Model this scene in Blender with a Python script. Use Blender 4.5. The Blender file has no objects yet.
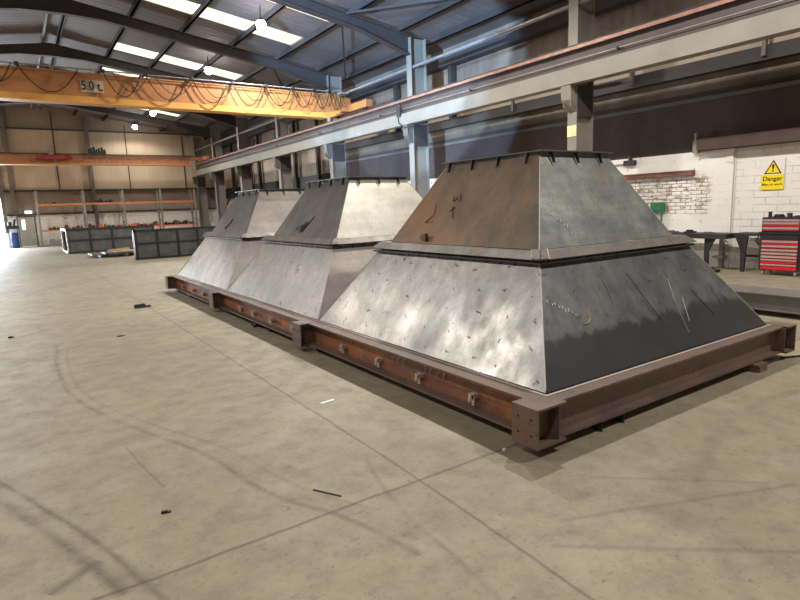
import bpy, bmesh, math, random
from mathutils import Vector, Matrix
random.seed(7)
scene = bpy.context.scene
col = scene.collection

# ------------------------------------------------------------------ camera
R = ((0.8300, 0.1220, -0.5443), (-0.5561, 0.1136, -0.8233), (-0.0386, 0.9860, 0.1621))
f = 563.08
def vnorm(v):
    return v.normalized()
Yc = Vector((13-400, -(221-300), -f)).normalized()
Xc = Vector((1245-400, -(174-300), -f)).normalized()
Xc = (Xc - Yc*Xc.dot(Yc)).normalized()
Zc = Xc.cross(Yc)
M = Matrix((Xc, Yc, Zc))            # world from camera
cam_d = bpy.data.cameras.new('camera'); cam = bpy.data.objects.new('camera', cam_d); col.objects.link(cam)
cam.matrix_world = Matrix.Translation((0, 0, 1.6)) @ M.to_4x4()
cam_d.sensor_width = 36; cam_d.lens = f/800*36; cam_d.clip_end = 200; cam_d.clip_start = .05
scene.camera = cam

# ------------------------------------------------------------------ material helpers
def srgb(r, g, b):
    def c(v):
        v /= 255
        return v/12.92 if v <= .04045 else ((v+.055)/1.055)**2.4
    return (c(r), c(g), c(b), 1)
class NT:
    def __init__(s, name):
        s.m = bpy.data.materials.new(name); s.m.use_nodes = True
        s.t = s.m.node_tree; s.b = s.t.nodes['Principled BSDF']
        s.tc = s.t.nodes.new('ShaderNodeTexCoord')
        s.co = s.tc.outputs['Object']
    def n(s, typ, **kw):
        x = s.t.nodes.new(typ)
        for k, v in kw.items():
            if k.startswith('i_'):
                x.inputs[k[2:].replace('_', ' ')].default_value = v
            else: setattr(x, k, v)
        return x
    def l(s, a, b): s.t.links.new(a, b)
    def mapping(s, scale=(1, 1, 1), rot=(0, 0, 0), loc=(0, 0, 0), src=None):
        x = s.n('ShaderNodeMapping'); x.inputs['Scale'].default_value = scale; x.inputs['Rotation'].default_value = rot
        x.inputs['Location'].default_value = loc
        s.l(src or s.co, x.inputs['Vector']); return x.outputs[0]
    def noise(s, scale, detail=4, rough=.55, vec=None, dist=0):
        x = s.n('ShaderNodeTexNoise'); x.inputs['Scale'].default_value = scale; x.inputs['Detail'].default_value = detail
        x.inputs['Roughness'].default_value = rough; x.inputs['Distortion'].default_value = dist
        s.l(vec or s.co, x.inputs['Vector']); return x.outputs['Fac']
    def ramp(s, fac, stops, mode='LINEAR'):
        x = s.n('ShaderNodeValToRGB'); x.color_ramp.interpolation = mode
        e = x.color_ramp.elements
        while len(e) < len(stops): e.new(.5)
        for i, (p, c) in enumerate(stops):
            e[i].position = p; e[i].color = c if len(c) == 4 else (*c, 1)
        s.l(fac, x.inputs[0]); return x.outputs[0]
    def g(s, fac, a, b):            # grey ramp a..b -> 0..1
        return s.ramp(fac, [(a, (0, 0, 0, 1)), (b, (1, 1, 1, 1))])
    def mix(s, fac, a, b, blend='MIX'):
        x = s.n('ShaderNodeMix', data_type='RGBA', blend_type=blend)
        for inp, v in ((x.inputs[0], fac), (x.inputs[6], a), (x.inputs[7], b)):
            if hasattr(v, 'is_linked') or isinstance(v, bpy.types.NodeSocket): s.l(v, inp)
            else: inp.default_value = v
        return x.outputs[2]
    def math(s, op, a, b=None, c=None):
        x = s.n('ShaderNodeMath', operation=op)
        for i, v in enumerate((a, b, c)):
            if v is None: continue
            if isinstance(v, bpy.types.NodeSocket): s.l(v, x.inputs[i])
            else: x.inputs[i].default_value = v
        return x.outputs[0]
    def xyz(s):
        x = s.n('ShaderNodeSeparateXYZ'); s.l(s.co, x.inputs[0]); return x.outputs
    def color(s, c):
        if isinstance(c, bpy.types.NodeSocket): s.l(c, s.b.inputs['Base Color'])
        else: s.b.inputs['Base Color'].default_value = c
    def rough(s, r):
        if isinstance(r, bpy.types.NodeSocket): s.l(r, s.b.inputs['Roughness'])
        else: s.b.inputs['Roughness'].default_value = r
    def metal(s, v):
        if isinstance(v, bpy.types.NodeSocket): s.l(v, s.b.inputs['Metallic'])
        else: s.b.inputs['Metallic'].default_value = v
    def bump(s, h, strength=.3, dist=.01):
        x = s.n('ShaderNodeBump'); x.inputs['Strength'].default_value = strength; x.inputs['Distance'].default_value = dist
        s.l(h, x.inputs['Height']); s.l(x.outputs[0], s.b.inputs['Normal'])
MAT = {}
def paint(name, c, rough=.6, metal=0, var=.18, scale=3.0, dirt=None):
    t = NT(name)
    n = t.noise(scale, 6, .65)
    dark = tuple(v*(1-var*1.6) for v in c[:3]) + (1,)
    light = tuple(min(1, v*(1+var)) for v in c[:3]) + (1,)
    base = t.ramp(n, [(.3, dark), (.7, light)])
    if dirt is not None:
        n2 = t.noise(scale*4, 8, .7)
        base = t.mix(t.g(n2, .52, .68), base, dirt)
    t.color(base); t.rough(rough); t.metal(metal)
    MAT[name] = t.m; return t.m
def emit(name, c, s):
    t = NT(name); t.color((0, 0, 0, 1)); t.b.inputs['Emission Color'].default_value = c; t.b.inputs['Emission Strength'].default_value = s
    MAT[name] = t.m; return t.m

paint('beige_steel', srgb(134, 129, 119), .6, 0, .08, 1.5)
paint('grey_steel', srgb(104, 98, 92), .6, 0, .15, 2.0)
paint('dark_rafter', srgb(66, 58, 58), .65, 0, .12, 2.0)
paint('beam_dark', srgb(50, 44, 42), .65, 0, .1)
paint('brown_deep', srgb(78, 58, 52), .65, 0, .15)
paint('purlin', srgb(60, 54, 54), .65, 0, .12, 2.0)
paint('galvanised', srgb(150, 148, 150), .45, .4, .12, 3.0)
paint('runway_dark', srgb(74, 62, 56), .6, 0, .15, 2.0)  # web tone with painted shade; also colours a wall rail
paint('runway_rail', srgb(150, 112, 98), .5, .3, .2, 6.0, srgb(120, 80, 60))
paint('dark_steel', srgb(52, 50, 50), .55, .3, .25, 5.0)
paint('panel_steel', srgb(96, 98, 96), .5, .4, .25, 3.0)
paint('crane_orange', srgb(178, 120, 70), .5, 0, .10, 1.2, srgb(150, 92, 52))
paint('crane_yellow', srgb(222, 160, 78), .5, 0, .10, 1.5)
paint('crane_rust', srgb(165, 105, 62), .6, 0, .25, 9, srgb(95, 60, 40))
paint('cable_black', srgb(40, 34, 32), .6)
paint('white_paint', srgb(196, 176, 150), .5)
paint('rack_orange', srgb(226, 136, 88), .5, 0, .15, 6)
paint('rack_grey', srgb(150, 146, 140), .5, .2)
paint('red_hoist', srgb(150, 50, 45), .5)
paint('blue_plastic', srgb(40, 82, 150), .4)
paint('white_plastic', srgb(230, 232, 235), .4)
paint('chest_black', srgb(38, 36, 38), .4, 0, .1)
paint('chest_red', srgb(205, 32, 38), .3, 0, .05)
paint('chrome', srgb(225, 215, 215), .25, .8, .05)
paint('sign_yellow', srgb(250, 222, 20), .45, 0, .03)
paint('sign_white', srgb(235, 228, 224), .45, 0, .03)
paint('pale_yellow', srgb(236, 224, 170), .5)
paint('scratch', srgb(126, 126, 120), .5, .3)
paint('tan_stain', srgb(140, 124, 98), .6)
paint('ink', srgb(25, 22, 20), .5, 0, 0)
paint('wood_light', srgb(190, 165, 125), .7, 0, .2, 8)
paint('timber_brown', srgb(110, 75, 60), .7, 0, .2, 8)
paint('green_paint', srgb(60, 130, 90), .5)
paint('bright_clean', srgb(182, 172, 162), .5, .3, .1, 20)
paint('chalk', srgb(225, 228, 228), .9, 0, .05)
paint('door_paint', srgb(190, 188, 178), .5, 0, .05)
paint('pipe_brown', srgb(110, 72, 52), .5, .3, .2, 8)
paint('red_paint', srgb(190, 50, 40), .5)
emit('lamp_glow', (1, .97, .9, 1), 60)
emit('skylight_glow', srgb(255, 246, 216), 1.15)
emit('exit_glow', (1, 1, .95, 1), 1.6)

# rust / structural steel
def rust(name, base, mid, hi, metal=.3, rough=.6):
    t = NT(name)
    n = t.noise(2.2, 8, .65); n2 = t.noise(14, 8, .7)
    s = t.noise(3, 5, .6, t.mapping((1, .25, 6)))
    c = t.ramp(n, [(.32, base), (.5, mid), (.68, hi)])
    c = t.mix(t.g(s, .45, .7), c, base)
    c = t.mix(t.g(n2, .55, .75), c, srgb(70, 52, 46))
    t.color(c); t.rough(rough); t.metal(metal); t.bump(n2, .25, .003)
    MAT[name] = t.m
rust('rusty_web', srgb(104, 76, 62), srgb(138, 90, 62), srgb(184, 114, 60), .1)
rust('brown_flange', srgb(94, 78, 70), srgb(110, 92, 82), srgb(118, 88, 72), .15)
rust('brown_dark', srgb(104, 86, 80), srgb(116, 96, 88), srgb(124, 100, 88), .05)
rust('lintel_brown', srgb(84, 50, 44), srgb(130, 82, 66), srgb(160, 110, 90), 0, .7)

# mill-scale plate; stops = three colours; long=direction of streaks scaling
def plate(name, a, b, c, rough=(.25, .5), metal=.75, streak=(1, 1, .25), extra=None, marks=True, band=None, nscale=2.2):
    t = NT(name)
    n = t.noise(nscale, 8, .62, None, .4)
    st = t.noise(3.5, 6, .6, t.mapping(streak))
    m = t.math('ADD', t.math('MULTIPLY', n, .55), t.math('MULTIPLY', st, .45))
    c0 = t.ramp(m, [(.30, a), (.5, b), (.70, c)])
    fine = t.noise(38, 6, .75)
    mid = t.noise(9, 7, .7, t.mapping((1, 1, .6)), .8)
    c0 = t.mix(t.math('MULTIPLY', t.g(mid, .48, .66), .45), c0, a)
    c0 = t.mix(t.math('MULTIPLY', t.g(fine, .5, .8), .35), c0, srgb(70, 64, 60))
    if extra:                        # (colour, scale, lo, hi)
        e = t.noise(extra[1], 6, .6, t.mapping((1, 1, 1), (0, 0, 0), (7, 3, 1)))
        em = t.g(e, extra[2], extra[3])
        if name == 'plate_rusty':
            xx = t.xyz(); gy = t.n('ShaderNodeMapRange'); t.l(xx[1], gy.inputs[0]); gy.inputs[1].default_value = 3.8; gy.inputs[2].default_value = 5.0; gy.inputs[3].default_value = .15; gy.inputs[4].default_value = 1.1
            em = t.math('MULTIPLY', em, gy.outputs[0]); em = t.math('MINIMUM', em, .9)
        c0 = t.mix(em, c0, extra[0])
    if band:                         # darker band near the foot of the sheet (z height, width, colour)
        x = t.xyz()
        zz = t.math('ADD', x[2], t.math('MULTIPLY', t.math('SUBTRACT', t.noise(5, 6, .7, t.mapping((1, 1, .35))), .5), band[1]))
        c0 = t.mix(t.ramp(zz, [(band[0]-.02, (1, 1, 1, 1)), (band[0]+.02, (0, 0, 0, 1))]), c0, band[2])
    if marks:
        x = t.xyz()
        j1 = t.math('MULTIPLY', t.math('SUBTRACT', t.noise(2.6, 3, .6), .5), 1.5)
        j2 = t.math('MULTIPLY', t.math('SUBTRACT', t.noise(3.1, 3, .6, t.mapping((1, 1, 1), (0, 0, 0), (5, 5, 5))), .5), 1.5)
        vv = t.math('ADD', t.math('MULTIPLY', x[2], 6.2), j1)
        row = t.math('FLOOR', vv)
        uu = t.math('ADD', t.math('ADD', t.math('MULTIPLY', t.math('ADD', x[0], x[1]), 3.1), j2), t.math('MULTIPLY', row, .37))
        du = t.math('SUBTRACT', t.math('FRACT', uu), .5); dv = t.math('SUBTRACT', t.math('FRACT', vv), .5)
        sk = t.math('ADD', dv, t.math('MULTIPLY', du, -.8))
        k = t.noise(45, 3, .6)
        d = t.math('SQRT', t.math('ADD', t.math('MULTIPLY', t.math('MULTIPLY', du, du), .55), t.math('MULTIPLY', t.math('MULTIPLY', sk, sk), 2.2)))
        d = t.math('ADD', d, t.math('MULTIPLY', t.math('SUBTRACT', k, .5), .16))
        c0 = t.mix(t.ramp(d, [(.03, (.8, .8, .8, 1)), (.09, (0, 0, 0, 1))]), c0, srgb(66, 58, 54))
    t.color(c0)
    r = t.n('ShaderNodeMapRange'); t.l(m, r.inputs[0]); r.inputs[1].default_value = .35; r.inputs[2].default_value = .65
    r.inputs[3].default_value = rough[1]; r.inputs[4].default_value = rough[0]
    t.rough(r.outputs[0]); t.metal(metal)
    big = t.noise(1.3, 3, .5)
    t.bump(t.math('ADD', t.math('MULTIPLY', big, 1.0), t.math('MULTIPLY', fine, .03)), .25, .05)
    MAT[name] = t.m
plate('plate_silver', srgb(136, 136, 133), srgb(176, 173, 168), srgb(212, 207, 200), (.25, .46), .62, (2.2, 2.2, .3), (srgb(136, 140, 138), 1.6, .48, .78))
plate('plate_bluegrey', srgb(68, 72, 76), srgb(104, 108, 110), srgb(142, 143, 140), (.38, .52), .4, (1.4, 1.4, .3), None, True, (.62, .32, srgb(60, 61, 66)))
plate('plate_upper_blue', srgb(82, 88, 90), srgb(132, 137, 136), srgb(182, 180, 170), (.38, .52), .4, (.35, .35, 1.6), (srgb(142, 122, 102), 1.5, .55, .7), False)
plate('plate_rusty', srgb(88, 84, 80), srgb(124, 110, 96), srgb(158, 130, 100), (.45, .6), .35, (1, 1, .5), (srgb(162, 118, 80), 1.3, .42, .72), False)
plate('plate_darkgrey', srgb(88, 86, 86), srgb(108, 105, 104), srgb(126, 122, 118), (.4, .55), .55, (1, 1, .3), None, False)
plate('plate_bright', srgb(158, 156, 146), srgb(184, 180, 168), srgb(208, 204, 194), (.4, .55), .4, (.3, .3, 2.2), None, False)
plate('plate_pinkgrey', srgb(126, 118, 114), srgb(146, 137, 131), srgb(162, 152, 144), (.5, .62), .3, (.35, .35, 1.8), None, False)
plate('ring_steel', srgb(92, 88, 84), srgb(122, 117, 110), srgb(146, 140, 132), (.4, .55), .5, (1, 1, 1), (srgb(130, 104, 88), 4, .58, .72), False, None, 5)
plate('flange_gap_shade', srgb(38, 38, 38), srgb(50, 48, 48), srgb(70, 66, 62), (.5, .6), .4, (1, 1, 1), None, False, None, 5)

# floor
def floor_mat():
    t = NT('concrete_floor')
    n = t.noise(.55, 6, .6); n2 = t.noise(4.5, 10, .68); n3 = t.noise(28, 6, .7)
    c = t.ramp(n, [(.3, srgb(134, 124, 103)), (.7, srgb(154, 145, 122))])
    c = t.mix(t.math('MULTIPLY', t.g(n2, .46, .66), .55), c, srgb(116, 105, 90))
    c = t.mix(t.math('MULTIPLY', t.g(n3, .54, .72), .6), c, srgb(92, 83, 72))
    sp = t.noise(13, 5, .75, t.mapping((1, 1, 1), (0, 0, 0), (2, 5, 0)))
    c = t.mix(t.math('MULTIPLY', t.g(sp, .60, .68), .55), c, srgb(84, 75, 64))
    pale = t.noise(1.6, 8, .7, t.mapping((1, 1, 1), (0, 0, 0), (4, 9, 0)))
    c = t.mix(t.math('MULTIPLY', t.g(pale, .52, .7), .5), c, srgb(170, 161, 142))
    x = t.xyz(); X, Y = x[0], x[1]
    wob = t.math('MULTIPLY', t.math('SUBTRACT', t.noise(2.2, 5, .6), .5), .10)
    def line(coord, at, w, dark, lo=None, hi=None, other=None):
        nonlocal c
        d = t.math('ABSOLUTE', t.math('SUBTRACT', t.math('ADD', coord, t.math('MULTIPLY', wob, .35)), at))
        m = t.ramp(d, [(0, (dark, dark, dark, 1)), (w, (0, 0, 0, 1))])
        if lo is not None:
            m = t.math('MULTIPLY', m, t.math('MULTIPLY', t.math('GREATER_THAN', other, lo), t.math('LESS_THAN', other, hi)))
        c = t.mix(m, c, srgb(66, 57, 47))
    line(X, 1.805, .016, .6, 3.5, 99, Y); line(Y, 2.54, .018, .7); line(Y, 8.42, .02, .4)
    line(Y, 14.3, .04, .4); line(Y, 20.2, .05, .4); line(Y, 26.1, .06, .4); line(Y, -3.4, .03, .6)
    line(X, -4.2, .03, .6); line(X, 7.8, .03, .6)
    def track(pts, w, dark, y0, y1, tone=(76, 67, 55)):
        nonlocal c
        x0, x1 = -1.0, 4.0
        a = t.n('ShaderNodeMapRange'); t.l(Y, a.inputs[0]); a.inputs[1].default_value = y0; a.inputs[2].default_value = y1
        fc = t.n('ShaderNodeFloatCurve'); t.l(a.outputs[0], fc.inputs['Value']); cv = fc.mapping.curves[0]
        P_ = sorted(((y-y0)/(y1-y0), (x-x0)/(x1-x0)) for x, y in pts)
        cv.points[0].location = P_[0]; cv.points[1].location = P_[-1]
        for q in P_[1:-1]: cv.points.new(*q)
        fc.mapping.update()
        gx = t.math('ADD', t.math('MULTIPLY', fc.outputs[0], x1-x0), x0)
        d = t.math('ABSOLUTE', t.math('SUBTRACT', t.math('ADD', X, t.math('MULTIPLY', wob, .25)), gx))
        m = t.ramp(d, [(0, (dark, dark, dark, 1)), (w, (0, 0, 0, 1))])
        m = t.math('MULTIPLY', m, t.math('MULTIPLY', t.math('GREATER_THAN', Y, y0), t.math('LESS_THAN', Y, y1)))
        if w > .02: m = t.math('MULTIPLY', m, t.g(t.noise(3.0, 5, .7), .28, .6))
        c = t.mix(m, c, srgb(*tone))
    track([(1.805, 3.5), (1.80, 2.75), (1.77, 1.74), (1.75, 1.3), (1.74, .5)], .014, .6, .5, 3.5, (66, 57, 47))
    track([(.28, 8.37), (.21, 6.57), (.28, 5.65), (.6, 4.5), (.86, 3.79), (1.04, 2.91), (1.26, 2.41), (1.37, 1.95)], .035, .6, 1.95, 8.37)
    track([(.36, 8.0), (.31, 6.57), (.38, 5.65), (.72, 4.5), (1.0, 3.79), (1.2, 2.91), (1.42, 2.41)], .03, .35, 2.41, 8.0)
    track([(-.5, 4.8), (-.27, 4.14), (-.07, 3.62), (.16, 2.98), (.32, 2.4), (.42, 2.0)], .03, .8, 2.0, 4.8)
    track([(-.36, 4.14), (-.26, 3.84), (.08, 2.89), (.2, 2.5)], .05, .7, 2.5, 4.14)
    track([(1.7, 3.0), (1.53, 2.35), (1.49, 1.81), (1.45, 1.51)], .03, .4, 1.51, 3.0)
    track([(.46, 4.22), (.50, 3.8), (.55, 3.41)], .012, .5, 3.41, 4.22)
    def smear(p, q, w, dark):
        nonlocal c
        (ax, ay), (bx, by) = p, q
        L = math.hypot(bx-ax, by-ay); ux, uy = (bx-ax)/L, (by-ay)/L
        dx = t.math('SUBTRACT', X, ax); dy = t.math('SUBTRACT', Y, ay)
        al = t.math('ADD', t.math('MULTIPLY', dx, ux), t.math('MULTIPLY', dy, uy))
        ac = t.math('ABSOLUTE', t.math('ADD', t.math('ADD', t.math('MULTIPLY', dx, -uy), t.math('MULTIPLY', dy, ux)), t.math('MULTIPLY', wob, .4)))
        m = t.math('MULTIPLY', t.ramp(ac, [(0, (dark, dark, dark, 1)), (w, (0, 0, 0, 1))]), t.math('MULTIPLY', t.math('GREATER_THAN', al, 0), t.math('LESS_THAN', al, L)))
        c = t.mix(m, c, srgb(88, 80, 68))
    smear((-.07, 2.7), (.14, 2.84), .05, .7)
    smear((1.9, 1.63), (2.9, .8), .03, .4); smear((2.1, 1.75), (3.4, 1.2), .025, .4); smear((2.6, 1.95), (3.3, 1.3), .02, .35)
    def ring(cx, cy, r, w, dark):
        nonlocal c
        dx = t.math('SUBTRACT', X, cx); dy = t.math('SUBTRACT', Y, cy)
        rr = t.math('SQRT', t.math('ADD', t.math('MULTIPLY', dx, dx), t.math('MULTIPLY', dy, dy)))
        d = t.math('ABSOLUTE', t.math('SUBTRACT', t.math('ADD', rr, wob), r))
        m = t.math('MULTIPLY', t.ramp(d, [(0, (dark, dark, dark, 1)), (w, (0, 0, 0, 1))]), t.g(t.noise(1.1, 4, .6), .35, .6))
        c = t.mix(m, c, srgb(84, 75, 62))
    ring(-7, -2, 8.6, .10, .3)
    ring(-5.5, 24, 8.0, .12, .3); ring(-3.5, 22, 4.6, .15, .3); ring(4.5, -1.2, 3.1, .07, .35)
    t.color(c)
    t.rough(t.ramp(n2, [(.3, (.5, .5, .5, 1)), (.7, (.75, .75, .75, 1))]))
    t.bump(n3, .15, .004)
    MAT['floor'] = t.m
floor_mat()

# white painted brick (wall in the Y-Z plane) -----------------------------------
def brick_mat(name, exposed=True, axis='Y', bw=.46, rh=.15):
    t = NT(name)
    x = t.xyz()
    cb = t.n('ShaderNodeCombineXYZ'); t.l(x[1] if axis == 'Y' else x[0], cb.inputs[0]); t.l(x[2], cb.inputs[1])
    b = t.n('ShaderNodeTexBrick'); t.l(cb.outputs[0], b.inputs['Vector'])
    b.inputs['Scale'].default_value = 1; b.inputs['Brick Width'].default_value = .235; b.inputs['Row Height'].default_value = .085
    b.inputs['Mortar Size'].default_value = .009; b.inputs['Mortar Smooth'].default_value = .3
    b.inputs['Color1'].default_value = (1, 1, 1, 1); b.inputs['Color2'].default_value = (.9, .9, .9, 1); b.inputs['Mortar'].default_value = (0, 0, 0, 1)
    mort = b.outputs['Fac']
    n = t.noise(1.2, 6, .6); n2 = t.noise(9, 8, .7)
    c = t.ramp(n, [(.3, srgb(226, 221, 214)), (.7, srgb(242, 239, 232))])
    c = t.mix(t.math('MULTIPLY', t.g(n2, .6, .75), .4), c, srgb(176, 164, 154))
    b2 = t.n('ShaderNodeTexBrick'); t.l(cb.outputs[0], b2.inputs['Vector'])
    b2.inputs['Scale'].default_value = 1; b2.inputs['Brick Width'].default_value = bw; b2.inputs['Row Height'].default_value = rh
    b2.inputs['Mortar Size'].default_value = .008; b2.inputs['Mortar Smooth'].default_value = .2
    lines = t.math('MULTIPLY', b2.outputs['Fac'], t.g(t.noise(2.3, 4, .6), .42, .62))
    if exposed:
        lines = t.math('MULTIPLY', lines, t.math('ADD', t.math('MULTIPLY', t.math('LESS_THAN', x[1], 6.15), .75), .12))
    c = t.mix(t.math('MULTIPLY', lines, .8), c, srgb(140, 130, 124))
    if exposed:
        def win(v, lo, hi, s):
            a = t.n('ShaderNodeMapRange', interpolation_type='SMOOTHSTEP'); t.l(v, a.inputs[0]); a.inputs[1].default_value = lo-s; a.inputs[2].default_value = lo+s
            z = t.n('ShaderNodeMapRange', interpolation_type='SMOOTHSTEP'); t.l(v, z.inputs[0]); z.inputs[1].default_value = hi-s; z.inputs[2].default_value = hi+s
            z.inputs[3].default_value = 1; z.inputs[4].default_value = 0
            return t.math('MULTIPLY', a.outputs[0], z.outputs[0])
        w = t.math('MULTIPLY', win(x[1], 6.65, 9.6, .12), win(x[2], 1.18, 2.02, .08))
        pn = t.noise(3.5, 7, .7)
        bare = t.math('MULTIPLY', w, t.g(pn, .36, .5))
        c = t.mix(t.math('MULTIPLY', bare, t.g(mort, .1, .5)), c, srgb(104, 78, 66))
        spots = t.math('MULTIPLY', w, t.g(t.noise(5, 6, .65, t.mapping((1, .8, 2.2), (0, 0, 0), (3, 1, 6))), .53, .60))
        c = t.mix(spots, c, srgb(158, 132, 116))
        chips = t.math('MULTIPLY', t.math('ADD', t.math('MULTIPLY', t.math('GREATER_THAN', x[1], 6.15), .8), .2), 1.0); chips = t.math('MULTIPLY', chips, t.g(t.noise(6.5, 2, .5, t.mapping((1, 1, 1), (0, 0, 0), (9, 4, 2))), .68, .72))
        c = t.mix(chips, c, srgb(130, 110, 96))
    t.color(c); t.rough(.75)
    t.bump(t.math('SUBTRACT', n2, t.math('MULTIPLY', mort, .8)), .35, .01)
    MAT[name] = t.m
brick_mat('white_brick'); brick_mat('white_brick_far', False, 'X')

def cladding(name, a, b, axis, pitch=.2, depth=.4, stain=None):
    t = NT(name); x = t.xyz()
    v = x[{'X': 0, 'Y': 1, 'Z': 2}[axis]]
    w = t.math('SINE', t.math('MULTIPLY', v, 2*math.pi/pitch))
    n = t.noise(.8, 6, .6, t.mapping((1, 1, .4))); n2 = t.noise(6, 8, .7)
    c = t.ramp(n, [(.3, a), (.7, b)])
    if stain is not None: c = t.mix(t.math('MULTIPLY', t.g(n2, .5, .7), .5), c, stain)
    t.color(c); t.rough(.7); t.bump(w, depth, .03); MAT[name] = t.m
cladding('roof_sheet', srgb(98, 90, 90), srgb(118, 108, 108), 'Y', .33, .15, srgb(96, 88, 88))
cladding('wall_sheet_brown', srgb(112, 96, 84), srgb(142, 124, 108), 'Y', .3, .2, srgb(92, 78, 68))
cladding('wall_sheet_dark', srgb(70, 54, 52), srgb(84, 68, 64), 'Y', .6, .08, srgb(60, 46, 44))
cladding('wall_sheet_tan', srgb(176, 156, 132), srgb(196, 176, 150), 'X', .3, .1)
cladding('wall_sheet_grey', srgb(132, 118, 104), srgb(152, 138, 122), 'X', .3, .15)
cladding('side_sheet_tan', srgb(170, 150, 134), srgb(196, 176, 158), 'Y', .3, .1, srgb(130, 112, 98))
cladding('mottled_brick', srgb(84, 74, 62), srgb(122, 108, 92), 'Y', .8, .05, srgb(66, 56, 48))

# ------------------------------------------------------------------ mesh helpers
class MB:
    def __init__(s): s.bm = bmesh.new()
    def box(s, x0, x1, y0, y1, z0, z1, m=None):
        v = [s.bm.verts.new(p) for p in [(x0,y0,z0),(x1,y0,z0),(x1,y1,z0),(x0,y1,z0),(x0,y0,z1),(x1,y0,z1),(x1,y1,z1),(x0,y1,z1)]]
        if m is not None:
            for q in v: q.co = m @ q.co
        for a in ((3,2,1,0),(4,5,6,7),(0,1,5,4),(1,2,6,5),(2,3,7,6),(3,0,4,7)): s.bm.faces.new([v[i] for i in a])
        return s
    def bar(s, a, b, w, h=None, up=(0, 0, 1)):
        h = h or w; a = Vector(a); b = Vector(b); d = (b-a); L = d.length; d.normalize()
        u = Vector(up)
        if abs(d.dot(u)) > .98: u = Vector((1, 0, 0))
        sx = d.cross(u).normalized(); sz = sx.cross(d).normalized()
        m = Matrix((sx, d, sz)).transposed().to_4x4(); m.translation = a
        return s.box(-w/2, w/2, 0, L, -h/2, h/2, m)
    def prism(s, pts, off):            # polygon + offset vector
        o = Vector(off); n = len(pts)
        a = [s.bm.verts.new(p) for p in pts]; b = [s.bm.verts.new(Vector(p)+o) for p in pts]
        s.bm.faces.new(a); s.bm.faces.new(b[::-1])
        for i in range(n):
            j = (i+1) % n; s.bm.faces.new((a[j], a[i], b[i], b[j]))
        return s
    def cyl(s, a, b, r, r2=None, n=16):
        a = Vector(a); b = Vector(b); d = b-a; L = d.length
        q = Vector((0, 0, 1)).rotation_difference(d.normalized()).to_matrix().to_4x4(); q.translation = (a+b)/2
        bmesh.ops.create_cone(s.bm, cap_ends=True, segments=n, radius1=r, radius2=r if r2 is None else r2, depth=L, matrix=q); return s
    def tube(s, pts, r, n=6):
        for i in range(len(pts)-1): s.cyl(pts[i], pts[i+1], r, None, n)
        return s
    def build(s, name, mat, parent=None, bevel=0, smooth=False):
        bmesh.ops.recalc_face_normals(s.bm, faces=s.bm.faces)
        if bevel: bmesh.ops.bevel(s.bm, geom=list(s.bm.edges), offset=bevel, segments=1, affect='EDGES')
        me = bpy.data.meshes.new(name); s.bm.to_mesh(me); s.bm.free()
        me.materials.append(MAT[mat] if isinstance(mat, str) else mat)
        if smooth: me.polygons.foreach_set('use_smooth', [len(p.vertices) == 4 for p in me.polygons])
        o = bpy.data.objects.new(name, me); col.objects.link(o)
        if parent is not None:
            o.parent = parent; o.matrix_parent_inverse = Matrix.Translation(-parent.location)
        return o
def tag(o, label=None, cat=None, group=None, kind=None):
    if label: o['label'] = label
    if cat: o['category'] = cat
    if group: o['group'] = group
    if kind: o['kind'] = kind
    return o
def empty(name, loc, label=None, cat=None, group=None):
    o = bpy.data.objects.new(name, None); col.objects.link(o); o.location = loc; o.empty_display_size = .1
    return tag(o, label, cat, group)
def struct(mb, name, mat, label=None):
    return tag(mb.build(name, mat), label, None, None, 'structure')
def ibeam_y(mb, xc, y0, y1, z0, z1, w, tf=.015, tw=.01):
    mb.box(xc-w/2, xc+w/2, y0, y1, z0, z0+tf); mb.box(xc-w/2, xc+w/2, y0, y1, z1-tf, z1); mb.box(xc-tw/2, xc+tw/2, y0, y1, z0+tf, z1-tf); return mb
def ibeam_x(mb, yc, x0, x1, z0, z1, w, tf=.015, tw=.01):
    mb.box(x0, x1, yc-w/2, yc+w/2, z0, z0+tf); mb.box(x0, x1, yc-w/2, yc+w/2, z1-tf, z1); mb.box(x0, x1, yc-tw/2, yc+tw/2, z0+tf, z1-tf); return mb
def text_mesh(s, size):
    cu = bpy.data.curves.new('lettering', 'FONT'); cu.body = s; cu.size = size; cu.align_x = 'CENTER'; cu.align_y = 'CENTER'; cu.extrude = .0015
    cu.offset = size*.012 if size > .1 else size*.006
    o = bpy.data.objects.new('lettering_source', cu); col.objects.link(o)
    dg = bpy.context.evaluated_depsgraph_get(); dg.update()
    me = bpy.data.meshes.new_from_object(o.evaluated_get(dg)); bpy.data.objects.remove(o); bpy.data.curves.remove(cu)
    return me
def lettering(s, size, loc, xdir, ydir, mat, parent, name='lettering', wscale=1.0):
    me = text_mesh(s, size); x = Vector(xdir); y = Vector(ydir); z = x.cross(y)
    m = Matrix((x*wscale, y, z)).transposed().to_4x4(); m.translation = Vector(loc); me.transform(m)
    me.materials.clear(); me.materials.append(MAT[mat])
    o = bpy.data.objects.new(name, me); col.objects.link(o); o.parent = parent; o.matrix_parent_inverse = Matrix.Translation(-parent.location)
    return o

# ------------------------------------------------------------------ shell
YN, YF = -7.0, 42.0
XR, XL = 12.9, -9.0
RIDGE = 2.0
def roof_z(x): return 8.52 - .155*abs(x-RIDGE)
struct(MB().box(XL-.3, XR+.3, YN-.3, 60, -.2, 0), 'floor', 'floor', 'bare grey-beige concrete workshop floor with joints and tyre marks')
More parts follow.
